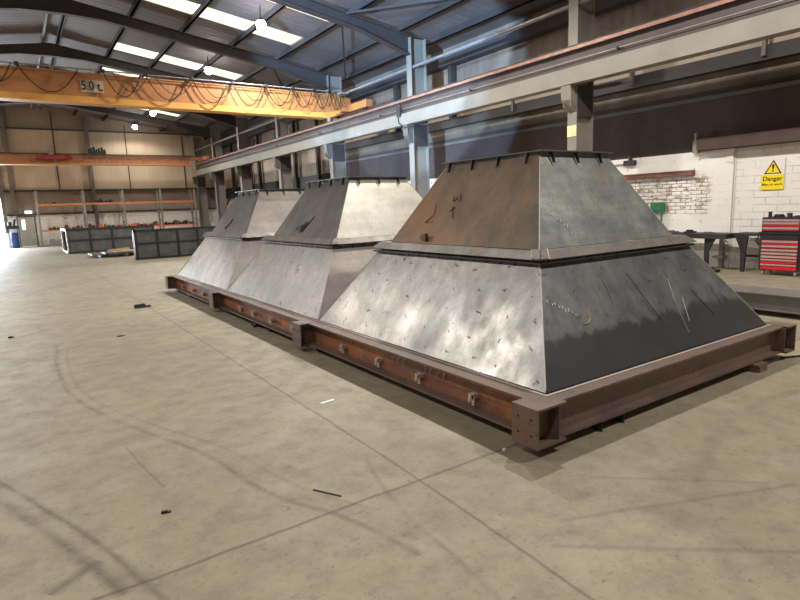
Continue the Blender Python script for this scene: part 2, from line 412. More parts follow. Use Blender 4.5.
# ceiling: two slopes, with holes for the rooflight strips on the visible slope
PX = [3.98, 5.61, 7.33, 9.03]
strips = [(16.3, 16.9, (1, 2)), (18.75, 19.8, (0, 1, 2)), (24.85, 25.95, (0, 1, 2)), (29.05, 29.75, (0, 1)), (35.95, 36.8, (1, 2))]
def slope_piece(mb, x0, x1, y0, y1, t=.06, dz=0):
    mb.prism([(x0, y0, roof_z(x0)+dz), (x1, y0, roof_z(x1)+dz), (x1, y1, roof_z(x1)+dz), (x0, y1, roof_z(x0)+dz)], (0, 0, t))
rf = MB()
xs = [RIDGE] + PX + [XR+.3]
for i in range(len(xs)-1):
    y = YN-.3
    for (a, b, bays) in strips:
        if i-1 in bays:
            slope_piece(rf, xs[i], xs[i+1], y, a); y = b
    slope_piece(rf, xs[i], xs[i+1], y, YF+.3)
slope_piece(rf, XL-.3, RIDGE, YN-.3, YF+.3)
struct(rf, 'ceiling', 'roof_sheet', 'profiled sheet roof seen from below')
k = 0
for (a, b, bays) in strips:
    for i in bays:
        k += 1
        m = MB(); slope_piece(m, PX[i]+.04, PX[i+1]-.04, a, b, .02, .02)
        struct(m, 'window_%d' % k, 'skylight_glow', 'bright translucent rooflight panel in the roof')
        bpy.context.view_layer.update()
# right wall, band over band
def yz(x0, x1, y0, y1, z0, z1): return MB().box(x0, x1, y0, y1, z0, z1)
struct(yz(12.90, 13.2, YN, 24, 0, 2.55).box(12.84, 12.90, 6.16, 24, 0, 2.55), 'wall_right', 'white_brick', 'white painted brick wall with bare mortar patch')
struct(yz(12.90, 13.2, YN, 24, 2.55, 3.84), 'wall_right_panel', 'wall_sheet_dark', 'dark purple-brown sheeting above the white brick')
struct(yz(12.84, 12.90, YN, 24, 3.63, 3.72), 'trim_1', 'grey_steel', 'grey sheeting rail on the dark wall')
struct(yz(12.90, 13.2, YN, 24, 3.84, 4.22), 'wall_right_band', 'mottled_brick', 'mottled stone-coloured band of the wall')
struct(yz(12.66, 12.90, YN, 24, 4.18, 4.46), 'trim_2', 'beam_dark', 'dark deep rail along the wall under the crane beam')
struct(yz(12.90, 13.2, YN, 24, 4.22, 5.35), 'wall_right_middle', 'side_sheet_tan', 'light tan sheeting behind the crane beam')
struct(yz(12.90, 13.2, YN, YF+.3, 5.35, 6.86), 'wall_right_upper', 'wall_sheet_brown', 'brown-grey sheeting under the eaves')
struct(yz(12.90, 13.2, 24, YF+.3, 0, 5.35), 'wall_right_far', 'side_sheet_tan', 'pinkish tan sheeting at the far end of the hall')
struct(yz(12.80, 12.90, 24, YF, 2.6, 3.3), 'trim_3', 'dark_steel', 'dark rail across the far side wall')
struct(yz(12.80, 12.90, YN, 24, 5.3, 5.4), 'trim_4', 'runway_dark', 'thin dark sheeting rail behind the crane beam')
# other walls
struct(MB().box(XL-.3, XL, YN, YF+.3, 0, 6.8), 'wall_left', 'side_sheet_tan')
def gable(mb, y0, y1, z0, z1f, x0, x1):
    pts = [(x0, y0, z0), (x1, y0, z0), (x1, y0, min(z1f, roof_z(x1)))]
    if x0 < RIDGE < x1 and z1f > 8: pts.append((RIDGE, y0, roof_z(RIDGE)))
    pts.append((x0, y0, min(z1f, roof_z(x0)))); mb.prism(pts, (0, y1-y0, 0)); return mb
struct(gable(MB(), YN-.3, YN, 0, 9, XL-.3, XR+.3), 'wall_back', 'side_sheet_tan')
OX0, OX1, OZ = -5.2, -.46, 2.95
struct(MB().box(OX1, .20, YF, YF+.3, 0, 1.9).box(1.16, XR, YF, YF+.3, 0, 1.9).box(.2, 1.16, YF, YF+.3, 1.86, 1.9), 'wall_far', 'white_brick_far', 'white painted brick base of the far gable wall')
struct(MB().box(OX1, XR, YF, YF+.3, 1.9, 3.4), 'wall_far_middle', 'wall_sheet_grey', 'grey-brown sheeting of the far gable wall')
struct(MB().prism([(OX1, YF-.01, 7.1), (11.16, YF-.01, 7.1), (RIDGE, YF-.01, roof_z(RIDGE)), (OX1, YF-.01, roof_z(OX1))], (0, .01, 0)), 'wall_far_peak', 'wall_sheet_grey', 'darker grey-brown sheeting in the peak of the far gable wall')
g = MB(); gable(g, YF, YF+.3, 3.4, 9, OX1, XR)
gable(g, YF, YF+.3, OZ, 9, OX0, OX1); gable(g, YF, YF+.3, 0, 9, XL, OX0)
struct(g, 'wall_far_upper', 'wall_sheet_tan', 'tan sheeting of the far gable wall under the roof')
for i, (z, h) in enumerate(((1.95, .09), (3.38, .12), (5.58, .10), (7.1, .08))):
    struct(MB().box(OX1, XR, YF-.12, YF, z-h/2, z+h/2), 'trim_%d' % (5+i), 'dark_rafter', 'dark horizontal sheeting rail on the far gable wall')
for i, x in enumerate((-.36, .17, 4.55)):
    struct(MB().box(x-.10, x+.10, YF-.28, YF-.12, 1.95 if i == 1 else 0, roof_z(x)-.15), 'trim_%d' % (9+i), 'grey_steel', 'grey steel post on the far gable wall')
for i, x in enumerate((2.7, 6.8, 10.4)):
    struct(MB().box(x-.03, x+.03, YF-.05, YF, 3.4, roof_z(x)-.2), 'trim_%d' % (13+i), 'dark_rafter', 'thin dark joint strip on the far gable wall')
# door in the gable
dr = MB().box(.25, 1.11, YF-.02, YF+.05, .02, 1.81).build('door_1', 'door_paint'); tag(dr, 'pale grey personnel door in the far wall', None, None, 'structure')
MB().box(.42, .60, YF-.03, YF-.015, 1.05, 1.65).build('glass_pane', 'exit_glow', dr)
MB().box(.20, .25, YF-.05, YF, 0, 1.86).box(1.11, 1.16, YF-.05, YF, 0, 1.86).box(.25, 1.11, YF-.05, YF, 1.81, 1.86).build('door_frame', 'dark_rafter', dr)
MB().box(1.0, 1.07, YF-.07, YF-.02, .85, .89).build('door_handle', 'chrome', dr)
ex = MB().box(.66, 1.03, YF-.20, YF-.12, 2.01, 2.18).build('emergency_light', 'exit_glow')
tag(ex, 'small bright white light box above the pale door at the far wall', 'emergency light')

# ------------------------------------------------------------------ portal frames
COLY = [8.93, 15.35, 21.0, 26.45, 32.1, 37.1, 41.4]
ordn = ['nearest', 'second', 'third', 'fourth', 'fifth', 'sixth', 'farthest']
where = ['behind the nearest hopper, yellow patch on its edge', 'blue-tinted, between the nearest and middle hopper', 'blue-tinted bracket, rising behind the middle hopper',
         'behind the top plate of the middle hopper', 'behind the top plate of the farthest hopper', 'standing clear beyond the farthest hopper', 'in the dark corner by the far gable wall']
for i, Y in enumerate(COLY):
    c = empty('steel_column', (11.3, Y, 0), 'beige steel column, %s along the crane beam, %s' % (ordn[i], where[i]), 'column', 'columns carrying the crane beam')
    top = roof_z(11.3)-.25
    m = MB().box(11.0, 11.02, Y-.13, Y+.13, .02, top).box(11.58, 11.6, Y-.13, Y+.13, .02, top).box(11.02, 11.58, Y-.008, Y+.008, .02, top)
    m.build('shaft', 'beige_steel', c)
    MB().box(10.92, 11.68, Y-.2, Y+.2, 0, .02).build('base_plate', 'dark_steel', c)
    b = MB()
    b.prism([(10.98, Y-.11, 4.145), (10.78, Y-.11, 4.145), (10.85, Y-.11, 4.0), (10.80, Y-.11, 3.85), (10.82, Y-.11, 3.70), (10.98, Y-.11, 3.62)], (0, .02, 0))
    b.prism([(10.98, Y+.09, 4.145), (10.78, Y+.09, 4.145), (10.85, Y+.09, 4.0), (10.80, Y+.09, 3.85), (10.82, Y+.09, 3.70), (10.98, Y+.09, 3.62)], (0, .02, 0))
    b.box(10.76, 10.98, Y-.14, Y+.14, 4.145, 4.168)
    b.prism([(10.80, Y-.14, 3.85), (10.80, Y+.14, 3.85), (10.77, Y+.14, 4.145), (10.77, Y-.14, 4.145)], (-.012, 0, 0))
    b.prism([(10.80, Y-.14, 3.85), (10.80, Y+.14, 3.85), (10.98, Y+.14, 3.62), (10.98, Y-.14, 3.62)], (.0, 0, -.015))
    b.build('bracket', 'beige_steel' if i == 0 else 'grey_steel', c)
    if i == 0: MB().box(10.992, 11.0, Y-.13, Y+.13, 3.05, 3.30).build('yellow_patch', 'pale_yellow', c)  # pale yellow patch on the column flange
    MB().box(11.03, 11.57, Y-.13, Y-.115, 3.5, 4.17).build('stiffener_plate', 'dark_rafter', c)
for i, Y in enumerate(COLY[:6]):
    m = MB(); d = .34
    zb = lambda x: roof_z(x)-.24
    for sgn in (1, -1):
        X = lambda x: RIDGE+sgn*(x-RIDGE)
        xe, xh, xa = 11.02, 9.1, 3.1
        # web
        prof = [(RIDGE, zb(RIDGE)-.0), (xe-.03, zb(xe-.03)), (xe-.03, 6.30), (xh, zb(xh)-d), (xa, zb(xa)-d+.0), (RIDGE+.02, zb(RIDGE)-d-.13), (RIDGE, zb(RIDGE)-d-.13)]
        m.prism([(X(x), Y-.008, z) for x, z in prof], (0, .016, 0))
        tf = .03
        def fl(p, q):
            m.prism([(X(p[0]), Y-.11, p[1]), (X(q[0]), Y-.11, q[1]), (X(q[0]), Y-.11, q[1]+tf), (X(p[0]), Y-.11, p[1]+tf)], (0, .22, 0))
        fl((RIDGE, zb(RIDGE)-tf), (xe-.03, zb(xe-.03)-tf))
        fl((RIDGE, zb(RIDGE)-d-.13), (xa, zb(xa)-d)); fl((xa, zb(xa)-d), (xh, zb(xh)-d)); fl((xh, zb(xh)-d), (xe-.03, 6.30))
    r = m.build('roof_rafter', 'dark_rafter')
    tag(r, 'dark haunched roof rafter spanning the hall, %s from the viewer' % (['nearest and above the frame', 'second', 'third, crossing the picture top', 'fourth, just above the orange crane', 'fifth, behind the orange crane', 'sixth, nearest the gable wall'][i]), 'rafter', 'portal frame rafters')
names = ['just right of the ridge', 'second from the ridge', 'third from the ridge', 'fourth from the ridge', 'fifth from the ridge', 'sixth from the ridge', 'lowest above the eaves']
for i, x in enumerate([2.25, 3.98, 5.61, 7.33, 9.03, 10.7, 11.95]):
    p = MB().box(x-.03, x+.03, YN, YF-.02, roof_z(x)-.20, roof_z(x)-.02).box(x-.03, x+.05, YN, YF-.02, roof_z(x)-.20, roof_z(x)-.185).build('roof_purlin', 'purlin' if i else 'galvanised')
    tag(p, 'long roof purlin on the crane-beam side slope, %s' % names[i], 'purlin', 'roof purlins')
for i, x in enumerate([1.75, .15, -1.42, -3.08]):
    p = MB().box(x-.03, x+.03, YN, YF-.02, roof_z(x)-.24, roof_z(x)-.02).build('roof_purlin', 'purlin' if i else 'galvanised')
    tag(p, 'long roof purlin on the slope away from the crane beam, %s' % ['beside the ridge', 'second from the ridge', 'third from the ridge', 'fourth from the ridge'][i], 'purlin', 'roof purlins')
# eaves tube
et = MB().cyl((11.1, YN, 5.95), (11.1, YF-.05, 5.95), .05, None, 12).build('eaves_tube', 'galvanised', None, 0, True)
tag(et, 'grey horizontal tube running under the roof edge past every column top', 'strut')
ec = MB().box(12.5, 12.85, YN, YF-.02, 6.15, 6.42).build('eaves_beam', 'dark_rafter'); tag(ec, 'dark gutter beam along the top of the side wall', 'beam')

# rafter braces near the second column (diagonal roof bracing)
for i, (a, b) in enumerate((((8.73, 15.5, roof_z(8.73)-.3), (11.75, 20.8, roof_z(11.75)-.3)), ((11.75, 9.3, roof_z(11.75)-.3), (8.73, 15.2, roof_z(8.73)-.3)), ((8.73, 21.2, roof_z(8.73)-.3), (11.75, 26.2, roof_z(11.75)-.3)))):
    o = MB().bar(a, b, .06).build('roof_brace', 'purlin')
    tag(o, 'thin diagonal roof brace %s' % ['between the second and third rafters', 'in front of the second rafter', 'beyond the third rafter'][i], 'brace', 'diagonal roof braces')
# wall posts and braces on the side wall
WP = [15.3, 18.6, 23.9, 25.6, 28.3, 29.9, 33.6, 35.2, 38.6]
for i, Y in enumerate(WP):
    o = MB().box(12.62, 12.80, Y-.09, Y+.09, 0 if Y > 23 else 4.47, 6.14).build('wall_post', 'dark_rafter' if i != 2 else 'grey_steel')
    tag(o, 'dark steel post against the side wall, %s one counted from the near end' % ['first', 'second', 'third', 'fourth', 'fifth', 'sixth', 'seventh', 'eighth', 'ninth'][i], 'post', 'side wall posts')
BR = [((12.55, 28.4, 4.9), (12.55, 29.8, 2.6)), ((12.55, 33.7, 5.9), (12.55, 35.1, 3.4)), ((12.55, 29.8, 6.0), (12.55, 28.4, 4.9)), ((12.55, 37.2, 3.6), (12.55, 41.5, 1.4))]
for i, (a, b) in enumerate(BR):
    o = MB().bar(a, b, .08).build('wall_brace', 'dark_rafter')
    tag(o, 'dark diagonal brace on the side wall, %s' % ['low one between the fifth and sixth posts', 'between the seventh and eighth posts', 'high one between the fifth and sixth posts', 'last one near the gable corner'][i], 'brace', 'side wall braces')

# ------------------------------------------------------------------ crane runway
rw = empty('crane_runway_beam', (10.86, 17, 4.17), 'long beige crane runway beam with shade-darkened web and pinkish rail resting on the column brackets', 'crane beam')
Y0, Y1 = YN, 40.6
MB().box(10.74, 10.98, Y0, Y1, 4.17, 4.19).box(10.74, 10.755, Y0, Y1, 4.19, 4.51).box(10.74, 10.85, Y0, Y1, 4.51, 4.525).build('lower_chord', 'beige_steel', rw)
MB().box(10.86, 10.88, Y0, Y1, 4.19, 4.92).build('web', 'runway_dark', rw)  # shade of the top flange put into the web's dark colour
MB().box(10.74, 10.98, Y0, Y1, 4.92, 4.95).box(10.74, 10.755, Y0, Y1, 4.88, 4.92).build('top_flange', 'runway_rail', rw)
MB().box(10.83, 10.89, Y0, Y1, 4.95, 5.01).build('crane_rail', 'dark_steel', rw)
MB().cyl((10.79, Y0, 4.67), (10.79, Y1, 4.67), .010, None, 6).build('conductor_line', 'galvanised', rw)
ins = MB()
m = MB()
for j in range(9): m.box(10.76, 10.86, 3+j*4.6, 3.04+j*4.6, 4.645, 4.695)
m.build('line_bracket', 'dark_steel', rw)
MB().box(10.70, 10.735, 15.5, 15.72, 4.45, 4.82).build('junction_box', 'dark_steel', rw)
pk = MB().tube([(10.71, 15.65, 4.46), (10.70, 15.6, 4.25), (10.72, 15.35, 4.08), (10.86, 14.8, 4.10)], .018).build('hanging_cable', 'cable_black', rw)
# pipes behind the runway
for i, (x, z, r) in enumerate(((12.70, 4.74, .022), (12.70, 4.58, .018))):
    o = MB().cyl((x, YN, z), (x, 22.5, z), r, None, 8).build('pipe', 'pipe_brown', None, 0, True)
    tag(o, 'thin brown pipe running behind the crane beam, %s of the pair' % ['upper', 'lower'][i], 'pipe', 'pipes behind the crane beam')
for i, Y in enumerate((8.5, 5.6, 12.4, 18.0)):
    m = MB().box(12.58, 12.655, Y-.04, Y+.04, 4.25, 4.80)
    if i == 0: m.bar((11.62, 8.80, 4.15), (12.58, Y, 4.34), .08)
    o = m.build('rail_bracket', 'grey_steel')
    tag(o, 'short upright steel bracket on the dark wall rail, %s' % ['tied back to the nearest column', 'above the yellow danger sign', 'between the two nearest columns', 'beyond the second column'][i], 'bracket', 'brackets on the wall rail')

# ------------------------------------------------------------------ overhead crane (near)
CY0, CY1 = 18.68, 19.14
cr = empty('overhead_crane', (10.86, 18.9, 5.01), 'orange overhead travelling crane with festoon cable loops and a load plate, nearer of the two', 'crane', 'overhead cranes')
zt = 5.645
g = MB()
g.prism([(-6.4, CY0+.05, 4.98), (9.86, CY0+.05, 4.98), (10.28, CY0+.05, 5.08), (10.28, CY0+.05, zt), (-6.4, CY0+.05, zt)], (0, CY1-CY0-.1, 0))
g.box(-6.4, 10.5, CY0+.02, CY1-.02, zt-.03, zt)
g.build('girder', 'crane_orange', cr)
MB().prism([(-6.4, CY0, 4.815), (9.75, CY0, 4.815), (10.28, CY0, 5.02), (10.28, CY0, 5.10), (9.65, CY0, 4.99), (-6.4, CY0, 4.99)], (0, CY1-CY0, 0)).build('bottom_flange', 'crane_yellow', cr)
MB().box(10.72, 10.97, 17.6, 20.3, 5.10, 5.34).box(10.28, 10.72, CY0+.02, CY1-.02, 5.08, 5.56).build('end_carriage', 'crane_orange', cr)
for yw in (17.9, 20.0): MB().cyl((10.82, yw, 5.125), (10.90, yw, 5.125), .11).build('wheel', 'dark_steel', cr)
MB().cyl((-6.4, CY0-.12, 5.70), (10.6, CY0-.12, 5.70), .018, None, 8).build('festoon_rail', 'galvanised', cr)
SEG = [(-.7, .45), (.58, 2.0), (2.62, 3.62), (3.75, 4.95), (5.1, 6.2), (6.35, 7.35), (7.45, 8.35), (8.4, 9.15), (9.2, 9.8), (9.8, 10.3)]
for j, (a, b) in enumerate(SEG):
    for q, (dep, off) in enumerate(((.66 if j < 6 else .6, 0), (.50, .34))):
        if q and j in (1,): continue
        aa = a+off*.7; bb = b+off*.55
        pts = []
        for t_ in range(13):
            u = t_/12; pts.append((aa+(bb-aa)*u, CY0-.12-.02*q, 5.69-dep*4*u*(1-u)))
        MB().tube(pts, .016 if q == 0 else .012, 5).build('festoon_cable', 'cable_black', cr)
    MB().box(a-.05, a+.05, CY0-.17, CY0-.07, 5.66, 5.74).build('cable_trolley', 'dark_steel', cr)
MB().box(2.04, 2.62, CY0+.030, CY0+.042, 5.12, 5.45).build('load_plate', 'white_paint', cr)
lettering('5.0 t.', .36, (2.325, CY0+.024, 5.285), (1, 0, 0), (0, 0, 1), 'ink', cr, 'load_lettering', .76)
MB().cyl((2.36, CY0+.06, 5.06), (2.36, CY0+.02, 5.06), .04, None, 10).build('bolt_head', 'crane_rust', cr)
MB().cyl((10.32, CY0+.1, 5.56), (10.32, CY0+.1, 5.84), .02, None, 8).box(10.25, 10.55, CY0-.15, CY0+.1, 5.66, 5.70).bar((10.4, CY0, 5.68), (10.85, CY0+.2, 5.34), .02).build('rail_bracket', 'galvanised', cr)

# far crane
FY = 38.4
fc = empty('overhead_crane', (10.5, FY, 4.89), 'orange-brown overhead crane girder with a red hoist, farther one before the gable wall', 'crane', 'overhead cranes')
MB().box(-6.4, 9.9, FY, FY+.35, 4.78, 5.26).build('girder', 'crane_rust', fc)
MB().box(-6.4, 9.9, FY-.05, FY+.4, 4.68, 4.78).build('bottom_flange', 'crane_orange', fc)
MB().box(9.7, 10.72, FY+.02, FY+.33, 5.05, 5.24).box(10.72, 10.97, FY-.9, FY+1.2, 5.02, 5.26).build('end_carriage', 'crane_rust', fc)
MB().cyl((-6.4, FY-.15, 5.30), (9.9, FY-.15, 5.30), .015, None, 6).build('festoon_rail', 'dark_steel', fc)
ho = MB().box(1.5, 2.9, FY-.25, FY-.05, 4.98, 5.2).cyl((2.9, FY-.15, 5.09), (3.25, FY-.15, 5.09), .10).build('hoist', 'red_hoist', fc)
MB().cyl((2.1, FY-.28, 5.3), (2.35, FY-.28, 5.3), .1).bar((2.3, FY-.2, 5.2), (2.5, FY-.2, 4.6), .03).build('hook_block', 'galvanised', fc)
m = MB()
for j in range(60):
    x = 3.8+j*.1; m.bar((x, FY-.14, 5.28), (x+.05, FY-.14, 5.0+random.random()*.1), .015); m.bar((x+.05, FY-.14, 5.0), (x+.1, FY-.14, 5.28), .012)
tag(m.build('festoon_loops', 'cable_black', fc), None, None, None, 'stuff')
hb = MB().box(4.15, 5.1, FY+.1, FY+.3, 5.26, 5.5)
for j in range(7): hb.cyl((4.2+j*.14, FY+.2, 5.4), (4.2+j*.14, FY+.2, 5.62+.06*(j % 3)), .06, None, 8)
hb.build('motor_unit', 'cable_black', fc)

# ------------------------------------------------------------------ base frame
HX, HY0, PIT = 4.345, 4.13, 3.40
fr = empty('base_frame', (4.35, 7.5, .06), 'rusty steel beam base frame lying under the three hoppers', 'frame')
FX0, FX1, FYN, FYF = 2.62, 6.07, 2.31, 12.55
ZB, ZT = .075, .33
def chan_y(x_edge, x_in, y0, y1, name):        # beam along Y: flanges plus recessed web
    s = 1 if x_in > x_edge else -1
    w = x_edge+s*.085
    m = MB()
    a, b = sorted((x_edge, x_in))
    m.box(a, b, y0, y1, ZT-.016, ZT).box(a, b, y0, y1, ZB, ZB+.016)
    o = m.build(name, 'brown_flange', fr)
    MB().box(min(w, w+s*.012), max(w, w+s*.012), y0, y1, ZB+.016, ZT-.016).build('beam_web', 'rusty_web', fr)
chan_y(FX0, FX0+.2, FYN+.16, FYF, 'side_beam'); chan_y(FX1, FX1-.2, FYN+.16, FYF, 'side_beam')
for (ye, s) in ((FYN, 1), (FYF+.1, -1)):
    a, b = sorted((ye, ye+s*.16))
    MB().box(2.74, 5.98, a, b, ZT-.016, ZT).box(2.74, 5.98, a, b, ZB, ZB+.016).build('end_beam', 'brown_flange', fr)
    MB().box(2.74, 5.98, ye+s*.07, ye+s*.082, ZB+.016, ZT-.016).build('beam_web', 'brown_dark', fr)
for kx in (1, 2):
    yb = HY0-1.7+PIT*kx
    MB().box(2.82, 5.87, yb-.1, yb+.1, ZT-.018, ZT-.002).box(2.82, 5.87, yb-.006, yb+.006, ZB, ZT-.02).box(2.82, 5.87, yb-.1, yb+.1, ZB, ZB+.016).build('cross_beam', 'brown_flange', fr)
# stubs
for kx in range(4):
    yb = (2.27, HY0-1.7+PIT-.06, HY0-1.7+2*PIT-.06, FYF-.12)[kx]
    for sx in (-1, 1):
        xo = 2.51 if sx < 0 else 6.13
        xi = 2.78 if sx < 0 else 5.95
        a, b = sorted((xo, xi)); wy = .22
        m = MB().box(a, b, yb, yb+wy, ZT-.012, ZT+.002).box(a, b, yb, yb+wy, ZB-.004, ZB+.012)
        m.box(a+.016, b-.016, yb+.10, yb+.112, ZB+.012, ZT-.012)
        cx = xo if sx < 0 else xo-.014
        m.box(cx, cx+.014, yb, yb+wy, ZB+.012, ZT-.012)
        sp = 2.722 if sx < 0 else 5.92
        m.box(sp, sp+.008, yb+.01, yb+.1, ZB+.012, ZT-.012)
        m.build('stub_bracket', 'brown_flange' if kx else 'brown_flange', fr)
        if sx < 0:
            for zz in (.15, .255):
                for yy in (.055, .165): MB().cyl((xo-.003, yb+yy, zz), (xo+.003, yb+yy, zz), .012 if kx else .008, None, 10).build('bolt_hole', 'ink', fr)
# clips with bolts on the web
for Y in (11.8, 11.02, 10.32, 8.29, 7.73, 7.05, 6.35, 5.07, 4.38, 3.73, 3.05):
    m = MB().box(2.655, 2.705, Y-.025, Y+.035, .165, .20).box(2.655, 2.665, Y-.03, Y-.002, .12, .215).cyl((2.65, Y+.02, .152), (2.705, Y+.02, .152), .018, None, 6)
    m.build('bolt_clip', 'bright_clean', fr)
# white chalk digits on the web
for Y in (3.42, 3.5, 3.6, 3.7, 4.0, 4.08, 4.16):
    m = MB()
    for s in range(3):
        y = Y+random.uniform(-.02, .02); z = .22+s*.018
        m.bar((2.702, y, z), (2.702, y+random.uniform(-.02, .02), z+.02), .004)
    m.build('chalk_mark', 'chalk', fr)
# seam plate strip between hopper and frame
MB().box(2.748, 2.768, 2.41, 12.6, ZT, ZT+.006).box(2.768, 5.94, 2.41, 2.428, ZT, ZT+.006).build('weld_seam', 'bright_clean', fr)
# packers on the floor
PKS = [(3.3, 2.36, .12, .24, 'under the near end beam by the corner'), (5.45, 2.40, .14, .3, 'under the near end beam toward the tool chest'), (2.74, 5.85, .10, .2, 'under the second side bracket'), (2.76, 9.35, .08, .16, 'under the third side bracket'), (2.78, 11.6, .16, .3, 'under the far end of the side beam'), (2.68, 2.42, .1, .1, 'under the nearest corner bracket')]
for i, (x, y, dx, dy, wh) in enumerate(PKS):
    if i == 0: m = MB().box(3.2, 3.46, 2.31, 2.6, .067, .075).box(3.2, 3.208, 2.31, 2.6, 0, .067).box(3.452, 3.46, 2.31, 2.6, 0, .067)
    else: m = MB().box(x-dx/2, x+dx/2, y-dy/2, y+dy/2, 0, .055).box(x-dx/2-.02, x+dx/2+.02, y-dy/2, y+dy/2, .055, .07)
    o = m.build('steel_packer', 'brown_dark' if i else 'dark_steel'); tag(o, 'small steel packer block %s of the frame' % wh, 'packer', 'packers under the frame')
for i, (x, y, s) in enumerate(((2.68, 7.62, .08), (2.75, 7.2, .09), (2.85, 6.98, .1), (3.0, 6.8, .1))):
    o = MB().box(x-s, x+s, y-s*.7, y+s*.7, 0, .03).box(x-s*.6, x+s*.2, y-s*.5, y+s*.3, .03, .062).build('scrap_block', 'dark_steel')
    tag(o, 'dark scrap block under the middle hopper beam, %s of the cluster' % ['farthest', 'second farthest', 'second nearest', 'innermost'][i], 'scrap', 'scrap blocks under the middle hopper')

# ------------------------------------------------------------------ hoppers
def quad_panel(pts, t, name, mat, parent, label=None):
    a, b, c_, d = [Vector(p) for p in pts]
    n = (b-a).cross(d-a).normalized()
    m = MB(); m.prism([a, b, c_, d], -n*t)
    o = m.build(name, mat, parent)
    if label: o['label'] = label
    return o
BH, RH, LT = (1.565, 1.685), (1.10, 1.22), (1.045, 1.165)
UB, UT, FL = (.94, 1.06), (.475, .645), (.51, .69)
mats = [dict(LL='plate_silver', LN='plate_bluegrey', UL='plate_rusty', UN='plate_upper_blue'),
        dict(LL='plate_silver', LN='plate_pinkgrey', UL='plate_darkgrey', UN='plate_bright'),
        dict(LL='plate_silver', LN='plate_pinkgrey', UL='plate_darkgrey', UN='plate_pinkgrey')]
desc = ['nearest grey steel hopper, rust-brown on its upper flank and blue-grey on its end', 'middle steel hopper of the row with a bright silver upper end', 'farthest steel hopper of the row, next to the dark box sections']
def ring4(h, z, cy):
    return [Vector((HX-h[0], cy-h[1], z)), Vector((HX+h[0], cy-h[1], z)), Vector((HX+h[0], cy+h[1], z)), Vector((HX-h[0], cy+h[1], z))]
for k in range(3):
    cy = HY0+PIT*k; dz = -.012*k; mm = mats[k]
    hp = empty('steel_hopper', (HX, cy, ZT+.002), desc[k], 'hopper', 'steel hoppers on the base frame')
    zb, zl, zu, ztop = ZT+.009, 1.118, 1.219, 1.99+dz
    B = ring4(BH, zb, cy); L = ring4(LT, zl, cy); U = ring4(UB, zu, cy); T = ring4(UT, ztop, cy)
    side = ['near end', 'far side', 'far end', 'aisle side']
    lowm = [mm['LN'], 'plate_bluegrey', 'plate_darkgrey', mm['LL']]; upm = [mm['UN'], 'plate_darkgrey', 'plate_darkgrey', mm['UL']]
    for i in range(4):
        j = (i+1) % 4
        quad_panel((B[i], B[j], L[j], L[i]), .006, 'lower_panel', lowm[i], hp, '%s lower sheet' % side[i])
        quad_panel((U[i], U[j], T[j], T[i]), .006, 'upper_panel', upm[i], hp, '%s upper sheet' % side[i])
    # welded corner seams
    for i in range(4):
        MB().tube([B[i]+(L[i]-B[i])*.02, L[i]], .005, 8).build('corner_seam', 'bright_clean', hp)
        MB().tube([U[i], T[i]], .0045, 8).build('corner_seam', 'bright_clean', hp)
    # middle flange: leaning angle with an open underside
    O = ring4(RH, 1.158, cy); I = ring4((RH[0]-.075, RH[1]-.075), 1.222, cy)
    for i in range(4):
        j = (i+1) % 4
        quad_panel((O[i], O[j], I[j], I[i]), .008, 'middle_flange', 'ring_steel', hp)
    m = MB()
    for i in range(4):                       # top ledge back to the upper sheets
        j = (i+1) % 4; u0, u1 = U[i]-Vector((0, 0, .004)), U[j]-Vector((0, 0, .004))
        m.prism([I[i], I[j], u1, u0], (0, 0, -.006))
    m.build('flange_ledge', 'ring_steel', hp)
    O2 = ring4((RH[0]-.012, RH[1]-.012), 1.120, cy); L2 = ring4((LT[0]-.03, LT[1]-.03), 1.120, cy)
    m = MB()
    for i in range(4):
        j = (i+1) % 4; m.prism([O2[i], O2[j], L2[j], L2[i]], (0, 0, .016))
    m.build('lower_flange', 'flange_gap_shade', hp)  # lower flange, near-black to paint the shadow gap under the ring
    bl = MB()
    for s in range(14):
        y = cy-RH[1]+.15+s*(2*RH[1]-.3)/13
        bl.cyl((HX-RH[0]+.05, y, 1.10), (HX-RH[0]+.05, y, 1.15), .012, None, 6)
    for s in range(12):
        x = HX-RH[0]+.15+s*(2*RH[0]-.3)/11
        bl.cyl((x, cy-RH[1]+.05, 1.10), (x, cy-RH[1]+.05, 1.15), .012, None, 6)
    bl.build('flange_bolts', 'dark_steel', hp)
    # corner gusset piece of the flange
    for (sx, sy) in ((-1, -1),):
        c0 = Vector((HX+sx*RH[0], cy+sy*RH[1], 1.16)); c1 = Vector((HX+sx*(RH[0]-.075), cy+sy*(RH[1]-.075), 1.226))
        w = .12
        m = MB(); m.prism([c0, c0-Vector((0, sy*w*.75, 0)), c1-Vector((0, sy*w*.6, 0)), c1], (sx*.006, 0, .006))
        m.prism([c0, c0-Vector((sx*w*.75, 0, 0)), c1-Vector((sx*w*.6, 0, 0)), c1], (0, sy*.006, .006))
        m.build('corner_joint', 'ring_steel', hp)
        for (px, py) in ((0, w*.75), (w*.75, 0)):
            MB().bar(c0+Vector((px-.008*(py > 0), py-.008*(px > 0), .002)), c1+Vector((px*.8-.008*(py > 0), py*.8-.008*(px > 0), .006)), .007, .006).build('weld_bead', 'bright_clean', hp)
    # top flange ring + gussets
    F0 = ring4(FL, ztop+.035, cy); F1 = ring4((UT[0]-.03, UT[1]-.03), ztop+.035, cy)
    m = MB()
    for i in range(4):
        j = (i+1) % 4; m.prism([F0[i], F0[j], F1[j], F1[i]], (0, 0, .012))
        m.prism([T[i], T[j], T[j]+Vector((0, 0, .036)), T[i]+Vector((0, 0, .036))], (T[(i+3) % 4]-T[i]).normalized()*.006)
    m.build('top_flange', 'panel_steel', hp)
